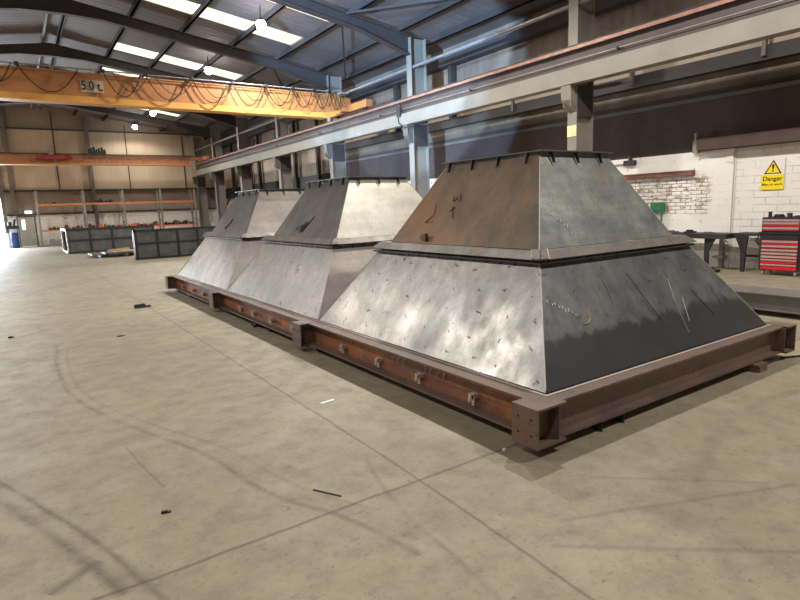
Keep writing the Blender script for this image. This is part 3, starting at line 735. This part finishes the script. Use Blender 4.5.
    def gus(p, nx, ny):
        a = Vector((p[0], p[1], ztop+.034)); o = Vector((nx, ny, 0)); tt = Vector((ny, nx, 0))*.008
        MB().prism([a, a+o*.045, a+o*.075-Vector((0, 0, .10))+o*(-.01), a-Vector((0, 0, .09))+o*.04], tt).build('gusset_plate', 'dark_steel', hp)
    for s in range(4): gus((HX-UT[0], cy-UT[1]+.12+s*.36), -1, 0); gus((HX+UT[0], cy-UT[1]+.12+s*.36), 1, 0)
    for s in range(3): gus((HX-UT[0]+.13+s*.33, cy-UT[1]), 0, -1)
hps = [o for o in col.objects if o.name.startswith('steel_hopper')]
hp0, hp1, hp2 = hps
def on_panel(cy, hb, ht, zb, zt, side, u, z, off=.004):
    """point on the aisle-side ('L') or near-end ('N') sheet; u along it in metres"""
    s = (z-zb)/(zt-zb)
    if side == 'L': return Vector((HX-(hb[0]+(ht[0]-hb[0])*s)-off, u, z+off*.5))
    return Vector((u, cy-(hb[1]+(ht[1]-hb[1])*s)-off, z+off*.5))
# lifting lug on the rusty sheet
p = on_panel(HY0, UB, UT, 1.219, 1.99, 'L', 4.62, 1.27)
MB().cyl(p+Vector((.02, 0, .0)), p+Vector((-.03, 0, .01)), .032, None, 14).box(p.x-.045, p.x-.01, p.y-.075, p.y-.045, p.z-.03, p.z+.05).build('lug', 'pipe_brown', hp0)
# chalk marks
def scribble(pfun, u0, z0, du, dzz, n, h, parent, mat='chalk', name='chalk_mark', th=.006):
    rr = random.Random(n*7+3)
    for i in range(n):
        m = MB(); u = u0+du*i; z = z0+dzz*i
        q = [(u+rr.uniform(-.35, .35)*abs(du), z+rr.uniform(-h, h)) for _ in range(4)]
        for a, b in zip(q, q[1:]): m.bar(pfun(*a), pfun(*b), th, .002)
        m.build(name, mat, parent)
fu = lambda u, z: on_panel(HY0, UB, UT, 1.219, 1.99, 'N', u, z)
fl_ = lambda u, z: on_panel(HY0, BH, LT, ZT, 1.125, 'N', u, z)
scribble(fu, 3.66, 1.52, .03, -.024, 9, .022, hp0)
scribble(fl_, 3.19, .86, .028, -.014, 9, .018, hp0)
def strokes(fn, lst, parent, mat, th, name='scorch_mark'):
    m = MB()
    for pl in lst:
        for a, b in zip(pl, pl[1:]): m.bar(fn(*a), fn(*b), th, .002)
    m.build(name, mat, parent)
for pl in ([(4.759, .87), (4.697, .70), (4.649, .44)], [(4.827, .71), (4.742, .523)], [(5.024, .752), (5.10, .63), (5.165, .517)], [(5.346, .785), (5.379, .586)], [(4.282, .748), (4.325, .618)], [(3.912, .937), (3.901, .792)]):
    strokes(fl_, [pl], hp0, 'scratch', .006, 'scratch_mark')
strokes(fl_, [[(3.572, .772), (3.54, .70), (3.50, .675), (3.455, .674)]], hp0, 'tan_stain', .016, 'stain_mark')
strokes(fl_, [[(4.251, .968), (4.30, .80), (4.38, .571)]], hp0, 'dark_steel', .006, 'scratch_mark')
# burn marks on the aisle-side upper sheets
fr1 = lambda u, z: on_panel(HY0, UB, UT, 1.219, 1.99, 'L', u, z)
fr2 = lambda u, z: on_panel(HY0+PIT, UB, UT, 1.219, 1.99, 'L', u, z)
fr3 = lambda u, z: on_panel(HY0+2*PIT, UB, UT, 1.219, 1.99, 'L', u, z)
def strokes(fn, lst, parent, mat, th):
    m = MB()
    for pl in lst:
        for a, b in zip(pl, pl[1:]): m.bar(fn(*a), fn(*b), th, .002)
    m.build('scorch_mark', mat, parent)
strokes(fr1, [[(4.43, 1.68), (4.40, 1.62), (4.36, 1.66)], [(4.33, 1.69), (4.30, 1.62)], [(4.66, 1.60), (4.63, 1.50), (4.72, 1.42), (4.60, 1.43)], [(4.38, 1.58), (4.30, 1.46)], [(4.40, 1.53), (4.33, 1.57)]], hp0, 'pipe_brown', .011)
strokes(fr2, [[(7.60, 1.28), (7.42, 1.5)], [(7.75, 1.30), (7.72, 1.40), (7.68, 1.32), (7.62, 1.44)], [(7.66, 1.30), (7.55, 1.42)], [(7.85, 1.31), (7.80, 1.37)], [(7.70, 1.27), (7.58, 1.31)]], hp1, 'pipe_brown', .016)
strokes(fr3, [[(11.2, 1.28), (11.08, 1.4), (11.02, 1.46)], [(11.25, 1.3), (11.1, 1.36)]], hp2, 'ink', .02)

# ------------------------------------------------------------------ right side things
def ybox(x, y, z): return x
# tool chest
tc = empty('tool_chest', (12.25, 4.86, 0), 'red and black roller tool chest with chrome drawer edges and painted-on reflections against the white brick wall', 'tool chest')
cx0, cx1, cy0, cy1 = 12.06, 12.5, 4.50, 5.22
MB().box(cx0+.02, cx1, cy0, cy1, .10, .80).build('roller_cabinet', 'chest_black', tc, .006)
MB().box(cx0+.02, cx1, cy0+.02, cy1-.02, .84, 1.12).build('top_box', 'chest_black', tc, .006)
MB().box(cx0, cx1+.02, cy0-.02, cy1+.02, .80, .84).build('worktop', 'chest_black', tc)
lv = [(.115, .225), (.235, .32), (.33, .385), (.395, .45), (.46, .515), (.525, .59), (.60, .68)]
lv2 = [(.865, .935), (.945, 1.03), (1.035, 1.085)]
for i, (a, b) in enumerate(lv+lv2):
    d = MB().box(cx0-.0, cx0+.02, cy0+.05, cy1-.05, a, b).build('drawer', 'chest_red', tc)
    MB().box(cx0-.018, cx0, cy0+.05, cy1-.05, b-(.042 if a > .3 else .03), b-.004).build('handle_reflection_band', 'chrome', d)  # chrome handle, widened to paint the reflection on the drawer front too
MB().box(cx0-.0, cx0+.02, cy0+.05, cy1-.05, .69, .77).build('front_panel', 'chest_black', tc)
for (x, y) in ((cx0+.07, cy0+.08), (cx1-.06, cy0+.08), (cx0+.07, cy1-.08), (cx1-.06, cy1-.08)):
    MB().cyl((x, y-.015, .04), (x, y+.015, .04), .04).box(x-.02, x+.02, y-.022, y+.022, .06, .10).build('caster', 'rack_grey', tc)
MB().bar((cx0+.05, cy1+.01, .84), (cx0+.05, cy1+.07, .66), .02).bar((cx0+.05, cy1+.07, .66), (cx0+.05, cy1+.02, .58), .02).build('side_handle', 'chest_black', tc)
its = [('paint_tin', .29, .05, .06), ('glove', .12, .09, .035), ('cable_coil', .47, .09, .04), ('oil_can', .63, .035, .09)]
for i, (nm, dy, r, h) in enumerate(its):
    m = MB()
    y = cy0+dy; x = 12.24
    if nm == 'cable_coil':
        for q in range(3):
            m.tube([(x+math.cos(t*math.pi/6)*(r-.01*q), y+math.sin(t*math.pi/6)*(r-.01*q), 1.132+.016*q) for t in range(13)], .010)
    elif nm == 'glove':
        m.box(x-.05, x+.05, y-.05, y+.04, 1.12, 1.15)
        for q in range(4): m.bar((x-.04+.025*q, y+.03, 1.137), (x-.05+.03*q, y+.09, 1.135), .018)
    else:
        m.cyl((x, y, 1.12), (x, y, 1.12+h), r, r*.85); m.cyl((x, y, 1.12+h), (x, y, 1.135+h), r*1.1)
    o = m.build(nm, 'chest_black' if nm != 'glove' else 'dark_steel')
    tag(o, ['dark paint tin with a wide rim standing on the red tool chest', 'crumpled dark work glove on the red tool chest', 'coil of dark cable on top of the red tool chest', 'small tapering dark oil can on the red tool chest'][i], ['tin', 'glove', 'cable', 'oil can'][i])

# workbench
wb = empty('workbench', (12.35, 7.3, 0), 'dark steel workbench with tapered plate legs along the white brick wall', 'workbench')
MB().box(12.05, 12.6, 5.85, 9.3, .68, .78).build('bench_top', 'dark_steel', wb)
for y in (6.2, 7.6, 9.0):
    MB().prism([(12.12, y-.10, .68), (12.12, y+.12, .68), (12.12, y+.12, .42), (12.12, y+.11, 0), (12.12, y+.03, 0), (12.12, y+.03, .42)], (.05, 0, 0)).build('leg', 'dark_steel', wb)
wb2 = empty('workbench', (12.55, 5.7, 0), 'narrow dark bench with one tapered leg beside the red tool chest', 'workbench')
MB().box(12.3, 12.78, 5.27, 5.82, .74, .79).build('bench_top', 'dark_steel', wb2)
MB().prism([(12.3, 5.54, .74), (12.3, 5.80, .74), (12.3, 5.67, .45), (12.3, 5.66, 0), (12.3, 5.59, 0), (12.3, 5.57, .45)], (.05, 0, 0)).build('leg', 'dark_steel', wb2)
MB().box(12.62, 12.66, 5.35, 5.82, .28, .33).build('rail', 'dark_steel', wb2)
for i, (y, w, h) in enumerate(((7.9, .3, .03), (7.2, .24, .05), (6.75, .16, .07), (6.35, .2, .03))):
    o = MB().box(12.2, 12.45, y-w/2, y+w/2, .78, .78+h*.5).box(12.25, 12.36, y-w/3, y+w/3, .78+h*.5, .78+h).build('steel_offcut', 'panel_steel' if i % 2 else 'dark_steel')
    tag(o, 'steel offcut lying on the dark workbench, %s from the tool chest' % ['fourth', 'third', 'second', 'first'][i], 'offcut', 'offcuts on the workbench')
o = MB().box(11.85, 12.0, 5.9, 7.8, 0, .06).box(11.9, 11.96, 6.0, 7.6, .06, .1).build('steel_bar_bundle', 'dark_steel'); tag(o, 'low dark steel bars on the floor under the benches at the white wall', 'steel bars')
o = MB().box(12.74, 12.835, 6.24, 6.32, .0, .7).box(12.60, 12.835, 6.17, 6.38, .22, .27).build('angle_bracket', 'rack_grey'); tag(o, 'small grey upright bracket on the white wall behind the bench legs', 'bracket')
o = MB().box(12.74, 12.84, 7.66, 7.98, 1.22, 1.46).box(12.72, 12.74, 7.70, 7.94, 1.26, 1.42).bar((12.76, 7.7, 1.22), (12.76, 7.7, .9), .03).build('switch_box', 'green_paint'); tag(o, 'green switch box on the white wall beside the nearest hopper edge', 'switch box')
# lintel, valve, dark beam end
o = MB().box(12.70, 12.84, 6.98, 10.5, 2.04, 2.10).box(12.78, 12.84, 6.98, 10.5, 2.10, 2.16).build('steel_lintel', 'lintel_brown'); tag(o, 'rusty brown lintel angle on the white wall over the bare brick patch', 'lintel')
o = MB().box(12.60, 12.90, YN, 6.85, 2.56, 2.80).build('wall_beam', 'brown_deep'); tag(o, 'dark brown beam on the wall above the yellow danger sign', 'beam')
o = MB().box(12.72, 12.82, 6.88, 7.0, 2.52, 2.78).cyl((12.75, 6.94, 2.78), (12.75, 6.94, 2.95), .04).build('beam_bracket', 'rack_grey'); tag(o, 'pale corner bracket at the end of the dark brown wall beam', 'bracket')
o = MB().cyl((12.88, 6.14, 0), (12.88, 6.14, 2.5), .014, None, 8).build('conduit', 'sign_white'); tag(o, 'thin white vertical conduit in the corner of the white brick wall', 'conduit')
o = MB().box(12.74, 12.84, 8.45, 8.75, 2.38, 2.5).cyl((12.8, 8.6, 2.5), (12.8, 8.6, 2.62), .05).bar((12.8, 8.75, 2.42), (12.8, 9.1, 2.42), .02).build('pipe_valve', 'dark_steel'); tag(o, 'small black pipe valve near the top of the white wall beside the hopper', 'valve')
o = MB().box(12.82, 12.86, 6.17, 6.3, 2.26, 2.45).build('fuse_box', 'sign_white'); tag(o, 'small white box high on the edge of the white wall left of the danger sign', 'box')
# danger sign
sg = empty('danger_sign', (12.89, 5.4, 1.95), 'yellow and white danger sign with black triangle on the white brick wall', 'sign')
MB().box(12.872, 12.882, 5.19, 5.61, 1.65, 2.26).build('sign_board', 'sign_white', sg)
sx = 12.870
MB().box(sx-.001, sx+.002, 5.19, 5.61, 1.65, 1.95).build('yellow_panel', 'sign_yellow', sg)
MB().prism([(sx, 5.235, 1.965), (sx, 5.565, 1.965), (sx, 5.40, 2.245)], (.002, 0, 0)).build('triangle_border', 'ink', sg)
MB().prism([(sx-.002, 5.275, 1.985), (sx-.002, 5.525, 1.985), (sx-.002, 5.40, 2.20)], (.002, 0, 0)).build('triangle', 'sign_yellow', sg)
MB().prism([(sx-.004, 5.388, 2.055), (sx-.004, 5.412, 2.055), (sx-.004, 5.425, 2.15), (sx-.004, 5.375, 2.15)], (.002, 0, 0)).cyl((sx-.004, 5.40, 2.025), (sx-.002, 5.40, 2.025), .017).build('exclamation_mark', 'ink', sg)
lettering('Danger', .125, (sx-.003, 5.40, 1.865), (0, -1, 0), (0, 0, 1), 'ink', sg, 'sign_lettering', .98)
lettering('Men at work', .07, (sx-.003, 5.40, 1.755), (0, -1, 0), (0, 0, 1), 'ink', sg, 'sign_lettering', 1.05)
# girder lying on the floor
gb = empty('steel_girder', (8.15, 3.8, 0), 'long grey-brown steel girder lying on the floor behind the end of the base frame', 'girder')
m = MB(); x0 = 8.02
m.box(x0, x0+.6, 1.2, 4.9, .27, .285).box(x0+.02, x0+.04, 1.2, 4.9, .085, .27).box(x0-.02, x0+.6, 1.2, 4.9, .07, .085).box(x0+.55, x0+.57, 1.2, 4.9, .085, .27)
m.build('beam', 'grey_steel', gb)
for y in (1.7, 4.3): MB().box(x0+.1, x0+.5, y-.05, y+.05, 0, .07).build('skid', 'timber_brown', gb)
for i, (x, y, a, s) in enumerate(((9.4, 3.55, .3, .26), (9.9, 4.4, 1.2, .2), (10.5, 5.3, .2, .3))):
    mt = Matrix.Translation((x, y, 0)) @ Matrix.Rotation(a, 4, 'Z')
    o = MB().box(-s, s, -.02, .02, 0, .02, mt).box(-s*.2, s*.1, -.035, .035, 0, .03, mt).build('metal_offcut', 'wood_light' if i < 1 else 'dark_steel')
    tag(o, ['pale thin offcut on the floor in front of the red tool chest', 'dark short offcut on the floor between the girder and the tool chest', 'dark offcut on the floor near the bench legs'][i], 'offcut')
# floor plate strips near wall (dark sheet)
# cable at the end of the frame
pts = []
for s in range(25):
    u = s/24; pts.append((5.62+2.0*u, 2.32-.65*u+.12*math.sin(u*7), .012))
o = MB().tube(pts, .010, 6).build('power_cable', 'cable_black', None, 0, True); tag(o, 'thin black power cable curling over the floor from under the frame end', 'cable')

# ------------------------------------------------------------------ litter in the foreground
def litter(name, mat, x, y, a, lx, ly, h, label, cat, bump=True):
    mt = Matrix.Translation((x, y, 0)) @ Matrix.Rotation(a, 4, 'Z')
    m = MB().box(-lx/2, lx/2, -ly/2, ly/2, 0, h, mt)
    if bump: m.box(-lx/2, lx/6, -ly/2, ly/3, h, h*2.2, mt)
    return tag(m.build(name, mat), label, cat)
litter('angle_offcut', 'dark_steel', 1.71, 10.75, .1, .26, .08, .03, 'small dark steel angle offcut alone on the open floor before the farthest hopper', 'offcut')
litter('paper_strip', 'white_plastic', 2.0, 4.13, .12, .13, .03, .004, 'short white strip lying on the floor beside the base frame', 'strip', False)
litter('steel_sliver', 'dark_steel', 1.29, 2.74, -1.06, .19, .008, .006, 'thin dark steel sliver on the floor near the crossing joints', 'sliver', False)
litter('metal_chip', 'dark_steel', .495, 3.10, -.3, .05, .018, .006, 'tiny dark metal chip on the foreground floor', 'chip')
litter('metal_chip', 'dark_steel', -.22, 9.4, .6, .07, .03, .01, 'tiny dark chip on the floor near the far cross joint', 'chip')
litter('metal_chip', 'dark_steel', 1.02, 8.35, .2, .10, .04, .006, 'flat dark chip lying right on the cross joint', 'chip')
litter('white_pebble', 'white_plastic', 2.47, 2.52, .2, .02, .02, .012, 'tiny white pebble on the floor beside the corner bracket', 'pebble', False)

# ------------------------------------------------------------------ far end things
def duct(x0, x1, y0, y1, h, nx, label, open_end=True):
    e = empty('steel_box_section', ((x0+x1)/2, y0, 0), label, 'box section', 'dark ribbed box sections')
    MB().box(x0+.06, x1, y0+.06, y0+.08, .03, h-.03).box(x0+.06, x1, y1-.08, y1-.06, .03, h-.03).box(x0+.06, x1, y0+.06, y1-.06, .03, .05).box(x0+.06, x1, y0+.06, y1-.06, h-.07, h-.05).build('skin', 'panel_steel', e)
    m = MB()
    for z in (0, h*.5, h-.07): m.box(x0, x1, y0, y0+.06, z, z+.07)
    m.build('rail', 'dark_steel', e)
    st = (x1-x0-.08)/nx
    for i in range(nx+1):
        MB().box(x0+i*st, x0+i*st+.08, y0+.005, y0+.06, .07, h-.07).build('rib', 'dark_steel', e)
    MB().box(x0-.02, x0+.04, y0, y0+.12, 0, h).box(x0-.02, x0+.04, y1-.12, y1, 0, h).box(x0-.02, x0+.04, y0, y1, h-.1, h).box(x0-.02, x0+.04, y0, y1, 0, .08).build('end_frame', 'rack_grey' if open_end else 'dark_steel', e)
    return e
duct(1.95, 5.75, 30.2, 33.4, 1.14, 4, 'dark ribbed steel box section on the floor, farther one with an open pale end')
duct(3.63, 8.2, 22.8, 23.15, 1.10, 6, 'dark ribbed steel box section on the floor, nearer one beside the farthest hopper', False)
ps = [(2.45, 4.3, 25.6, 27.2, .10, .14, 'lowest broad sheet'), (2.9, 4.6, 25.4, 26.6, .14, .19, 'middle sheet'), (3.3, 4.1, 25.5, 26.3, .19, .23, 'topmost sheet')]
for i, (a, b, c_, d, e0, e1, wh) in enumerate(ps):
    o = MB().box(a, b, c_, d, e0, e1).build('steel_sheet', ['panel_steel', 'ring_steel', 'wood_light'][i]); tag(o, 'steel sheet stacked on the floor before the box sections, %s' % wh, 'sheet', 'sheets stacked by the box sections')
o = MB().bar((3.0, 25.3, .272), (3.95, 26.5, .272), .08).build('timber_plank', 'wood_light'); tag(o, 'pale timber plank lying across the stacked sheets', 'plank')
for i, x in enumerate((2.9, 3.9)):
    o = MB().box(x-.15, x+.15, 25.5, 26.6, 0, .10).build('timber_bearer', 'dark_steel'); tag(o, 'dark bearer block under the stacked sheets, %s one' % ['outer', 'inner'][i], 'bearer', 'bearers under the sheets')
# rack
rk = empty('storage_rack', (6, 40.6, 0), 'long pallet rack with orange beams and grey uprights in front of the far wall', 'rack')
UX = [1.31, 3.78, 6.0, 8.25, 10.45]
for x in UX:
    for y in (40.2, 41.2):
        MB().box(x-.05, x+.05, y-.05, y+.05, 0, 3.3).build('upright', 'rack_grey', rk)
    m = MB()
    for z in (.3, 1.1, 1.9, 2.7): m.bar((x, 40.2, z), (x, 41.2, z+.4), .03)
    m.build('upright_brace', 'rack_grey', rk)
for z in (.88, 2.44):
    for i in range(4):
        for y in (40.16, 41.24):
            MB().box(UX[i]+.05, UX[i+1]-.05, y-.03, y+.03, z, z+.09).build('shelf_beam', 'rack_orange', rk)
    m = MB()
    for j in range(46): m.box(1.42+j*.195, 1.45+j*.195, 40.2, 41.2, z+.06, z+.09)
    m.build('shelf_grid', 'dark_steel', rk)
rs = random.Random(3); nf = 0
ONES = ['first', 'second', 'third', 'fourth', 'fifth', 'sixth', 'seventh', 'eighth', 'ninth', 'tenth', 'eleventh', 'twelfth', 'thirteenth', 'fourteenth', 'fifteenth', 'sixteenth', 'seventeenth', 'eighteenth', 'nineteenth', 'twentieth']
ORD = ONES + ['twenty-'+w for w in ONES[:9]] + ['thirtieth'] + ['thirty-'+w for w in ONES[:9]] + ['fortieth']
cols = ['pipe_brown', 'dark_steel', 'rack_grey', 'rack_orange', 'dark_steel', 'timber_brown', 'red_paint']
wd = {'pipe_brown': 'brown', 'dark_steel': 'black', 'rack_grey': 'grey', 'rack_orange': 'orange', 'timber_brown': 'dark brown', 'red_paint': 'red'}
for i in range(40):
    x = 1.8+i*.215; mt = cols[rs.randrange(len(cols))]
    if min(abs(x-u) for u in UX) < .17: continue
    h = rs.uniform(.08, .26); z = .975 if i % 3 else .972
    m = MB()
    if i % 3 == 0: m.cyl((x, 40.3, z+.06), (x, 41.1, z+.06), .06, None, 10).cyl((x+.08, 40.34, z+.035), (x+.08, 41.1, z+.035), .034, None, 10)
    elif i % 3 == 1: m.box(x-.08, x+.1, 40.3, 40.9, z, z+h).box(x-.02, x+.04, 40.26, 40.5, z+h, z+h+.06)
    else: m.cyl((x, 40.45, z), (x, 40.45, z+h), .08, .05, 10).box(x-.09, x+.09, 40.5, 40.9, z, z+.06)
    o = m.build('pipe_fitting', mt)
    nf += 1
    tag(o, '%s steel %s on the lower rack shelf, %s item from the pale door' % (wd[mt], ['pipe pair', 'block', 'cone'][i % 3], ORD[nf-1]), 'fitting', 'fittings on the lower rack shelf')
for i, x in enumerate((4.5, 4.75, 5.05, 5.3, 2.2)):
    h = (.15, .28, .12, .2, .1)[i]
    o = MB().box(x-.1, x+.1, 40.4, 41.0, 2.545, 2.545+h*.6).cyl((x, 40.6, 2.545+h*.6), (x, 40.6, 2.545+h), .05).build('steel_fitting', 'dark_steel')
    tag(o, 'dark fitting on the upper rack shelf, %s' % ['outermost of the middle cluster', 'tallest of the cluster', 'low one in the cluster', 'innermost of the cluster', 'alone near the pale door'][i], 'fitting', 'fittings on the upper rack shelf')
for i, (x, w, h) in enumerate(((2.2, .9, .5), (3.2, .5, .32))):
    o = MB().box(x-w/2, x+w/2, 40.5, 41.1, 0, h*.55).box(x-w/2, x-w/4, 40.5, 41.1, h*.55, h*.8).box(x+w/6, x+w/2.2, 40.6, 41, h*.55, h).build('scrap_bin', 'panel_steel' if i else 'rack_grey')
    tag(o, '%s bin of scrap on the floor under the rack' % ['larger grey', 'smaller dark'][i], 'bin')
o = MB().prism([(2.5, 41.3, 0), (3.3, 41.3, 0), (2.7, 41.3, .7)], (0, .1, 0)).build('triangular_plate', 'galvanised'); tag(o, 'pale triangular plate leaning behind the rack near the door', 'plate')
# drum and cabinet by the door
bd = MB().cyl((-.03, 40.8, 0), (-.03, 40.8, .90), .20, None, 24)
for z in (.02, .3, .62, .88): bd.cyl((-.03, 40.8, z), (-.03, 40.8, z+.03), .21, None, 24)
tag(bd.build('plastic_drum', 'blue_plastic'), 'blue drum on the floor beside the pale door at the far wall', 'drum')
o = MB().cyl((-.34, 40.8, 0), (-.34, 40.8, .82), .09, None, 20).cyl((-.34, 40.8, .82), (-.34, 40.8, .9), .04, None, 12).build('gas_bottle', 'white_plastic'); tag(o, 'slim white bottle standing next to the blue drum', 'bottle')
o = MB().box(-.36, .2, 41.3, 41.6, 1.12, 1.32).cyl((-.2, 41.4, 1.32), (-.2, 41.4, 1.55), .1).bar((0, 41.4, 1.32), (.1, 41.4, 1.7), .1).box(.12, .16, 41.3, 41.6, 0, 1.12).box(-.34, -.30, 41.3, 41.6, 0, 1.12).build('grinding_machine', 'dark_steel'); tag(o, 'dark bench machine on a stand above the blue drum by the far wall', 'machine')
# red bottle and ladder near the farthest column
o = MB().cyl((11.9, 38.4, 0), (11.9, 38.4, 1.5), .16, None, 16).cyl((11.9, 38.4, 1.5), (11.9, 38.4, 1.75), .12, .04, 16).build('gas_cylinder', 'red_paint', None, 0, True); tag(o, 'tall red gas cylinder behind the farthest hopper near the far columns', 'gas cylinder')
o = MB().box(11.75, 12.6, 41.0, 41.6, 0, 1.0).box(11.82, 12.5, 40.98, 41.0, .1, .9).build('steel_cabinet', 'white_plastic'); tag(o, 'pale low cabinet in the corner by the gable wall', 'cabinet')
# yellow patch on nearest column
# ------------------------------------------------------------------ lamps
def lamp(x, y, z, vis, wh, power):
    e = empty('high_bay_lamp', (x, y, z), 'round high bay lamp glowing under the roof, %s' % wh, 'lamp', 'high bay lamps')
    MB().cyl((x, y, z), (x, y, z+.16), .15, .07, 20).cyl((x, y, z+.16), (x, y, roof_z(x)-.02), .02, None, 8).build('housing', 'dark_steel', e)
    m = MB(); bmesh.ops.create_uvsphere(m.bm, u_segments=16, v_segments=10, radius=.15, matrix=Matrix.Translation((x, y, z-.01))); m.build('lens', 'lamp_glow', e, 0, True)
    l = bpy.data.lights.new('lamp_light', 'SPOT'); l.energy = power; l.color = (1, .95, .88); l.spot_size = math.radians(165); l.spot_blend = .35; l.shadow_soft_size = .12
    o = bpy.data.objects.new('lamp_light', l); col.objects.link(o); o.location = (0, 0, -.2); o.parent = e
P = 1000
RW = ['above the front of the scene', 'above the nearest hopper', 'above the middle of the hopper row', 'beside the near rooflights', 'beyond the third rafter', 'farther, beyond the orange crane', 'farthest, before the gable wall']
for y, wh in ((-.6, RW[0]), (5.4, RW[1]), (11.5, RW[2]), (17.3, RW[3]), (23.56, RW[4]), (34.4, RW[5]), (40.0, RW[6])):
    x = 6.94 if y < 20 else 7.13
    lamp(x, y, 7.2, True, wh, P if y < 30 else P*.8 if y < 38 else P*.3)
LW = {-.6: 'across the ridge, above the open floor', 5.4: 'across the ridge, level with the nearest hopper', 11.5: 'across the ridge, level with the farthest hopper', 17.9: 'across the ridge, before the orange crane', 24.1: 'across the ridge, beyond the orange crane', 35.2: 'across the ridge, toward the gable'}
for y in (-.6, 5.4, 11.5, 17.9, 24.1, 35.2):
    lamp(-3.1, y, 7.3, False, LW[y], P*.5)

# daylight: gable door and its portal, two added bluish spots standing in for daylight, no opening there
def area(name, loc, rot, sx, sy, power, color):
    l = bpy.data.lights.new(name, 'AREA'); l.shape = 'RECTANGLE'; l.size = sx; l.size_y = sy; l.energy = power; l.color = color
    o = bpy.data.objects.new(name, l); col.objects.link(o); o.location = loc; o.rotation_euler = rot; return o
area('doorway_daylight', ((OX0+OX1)/2, YF+.32, 1.5), (math.radians(-90), 0, 0), OX1-OX0, 2.9, 2600, (.82, .92, 1))
def spot(name, loc, target, size, blend, power, color, soft=.05):
    l = bpy.data.lights.new(name, 'SPOT'); l.energy = power; l.color = color; l.spot_size = math.radians(size); l.spot_blend = blend; l.shadow_soft_size = soft
    o = bpy.data.objects.new(name, l); col.objects.link(o); o.location = loc
    d = Vector(target)-Vector(loc); o.rotation_euler = d.to_track_quat('-Z', 'Y').to_euler(); return o
spot('added_blue_spot', (-8.5, 3.8, 4.6), (11.5, 17.0, 5.7), 25, .12, 19000, (.28, .56, 1))

spot('added_blue_spot', (-8.5, 3.8, 1.6), (11.2, 17.2, 7.3), 24, .15, 34000, (.44, .70, 1))  # second added spot, aimed up to tint the roof

# sky outside
w = bpy.data.worlds.new('world'); scene.world = w; w.use_nodes = True
bg = w.node_tree.nodes['Background']; bg.inputs[0].default_value = (.85, .93, 1, 1); bg.inputs[1].default_value = 4.0

# drop empties that ended without children
vs = scene.view_settings
vs.view_transform = 'Standard'; vs.look = 'None'; vs.gamma = 1; vs.use_curve_mapping = False; vs.exposure = .30
scene.cycles.max_bounces = 6; scene.cycles.diffuse_bounces = 4; scene.cycles.glossy_bounces = 3
scene.cycles.sample_clamp_indirect = 4
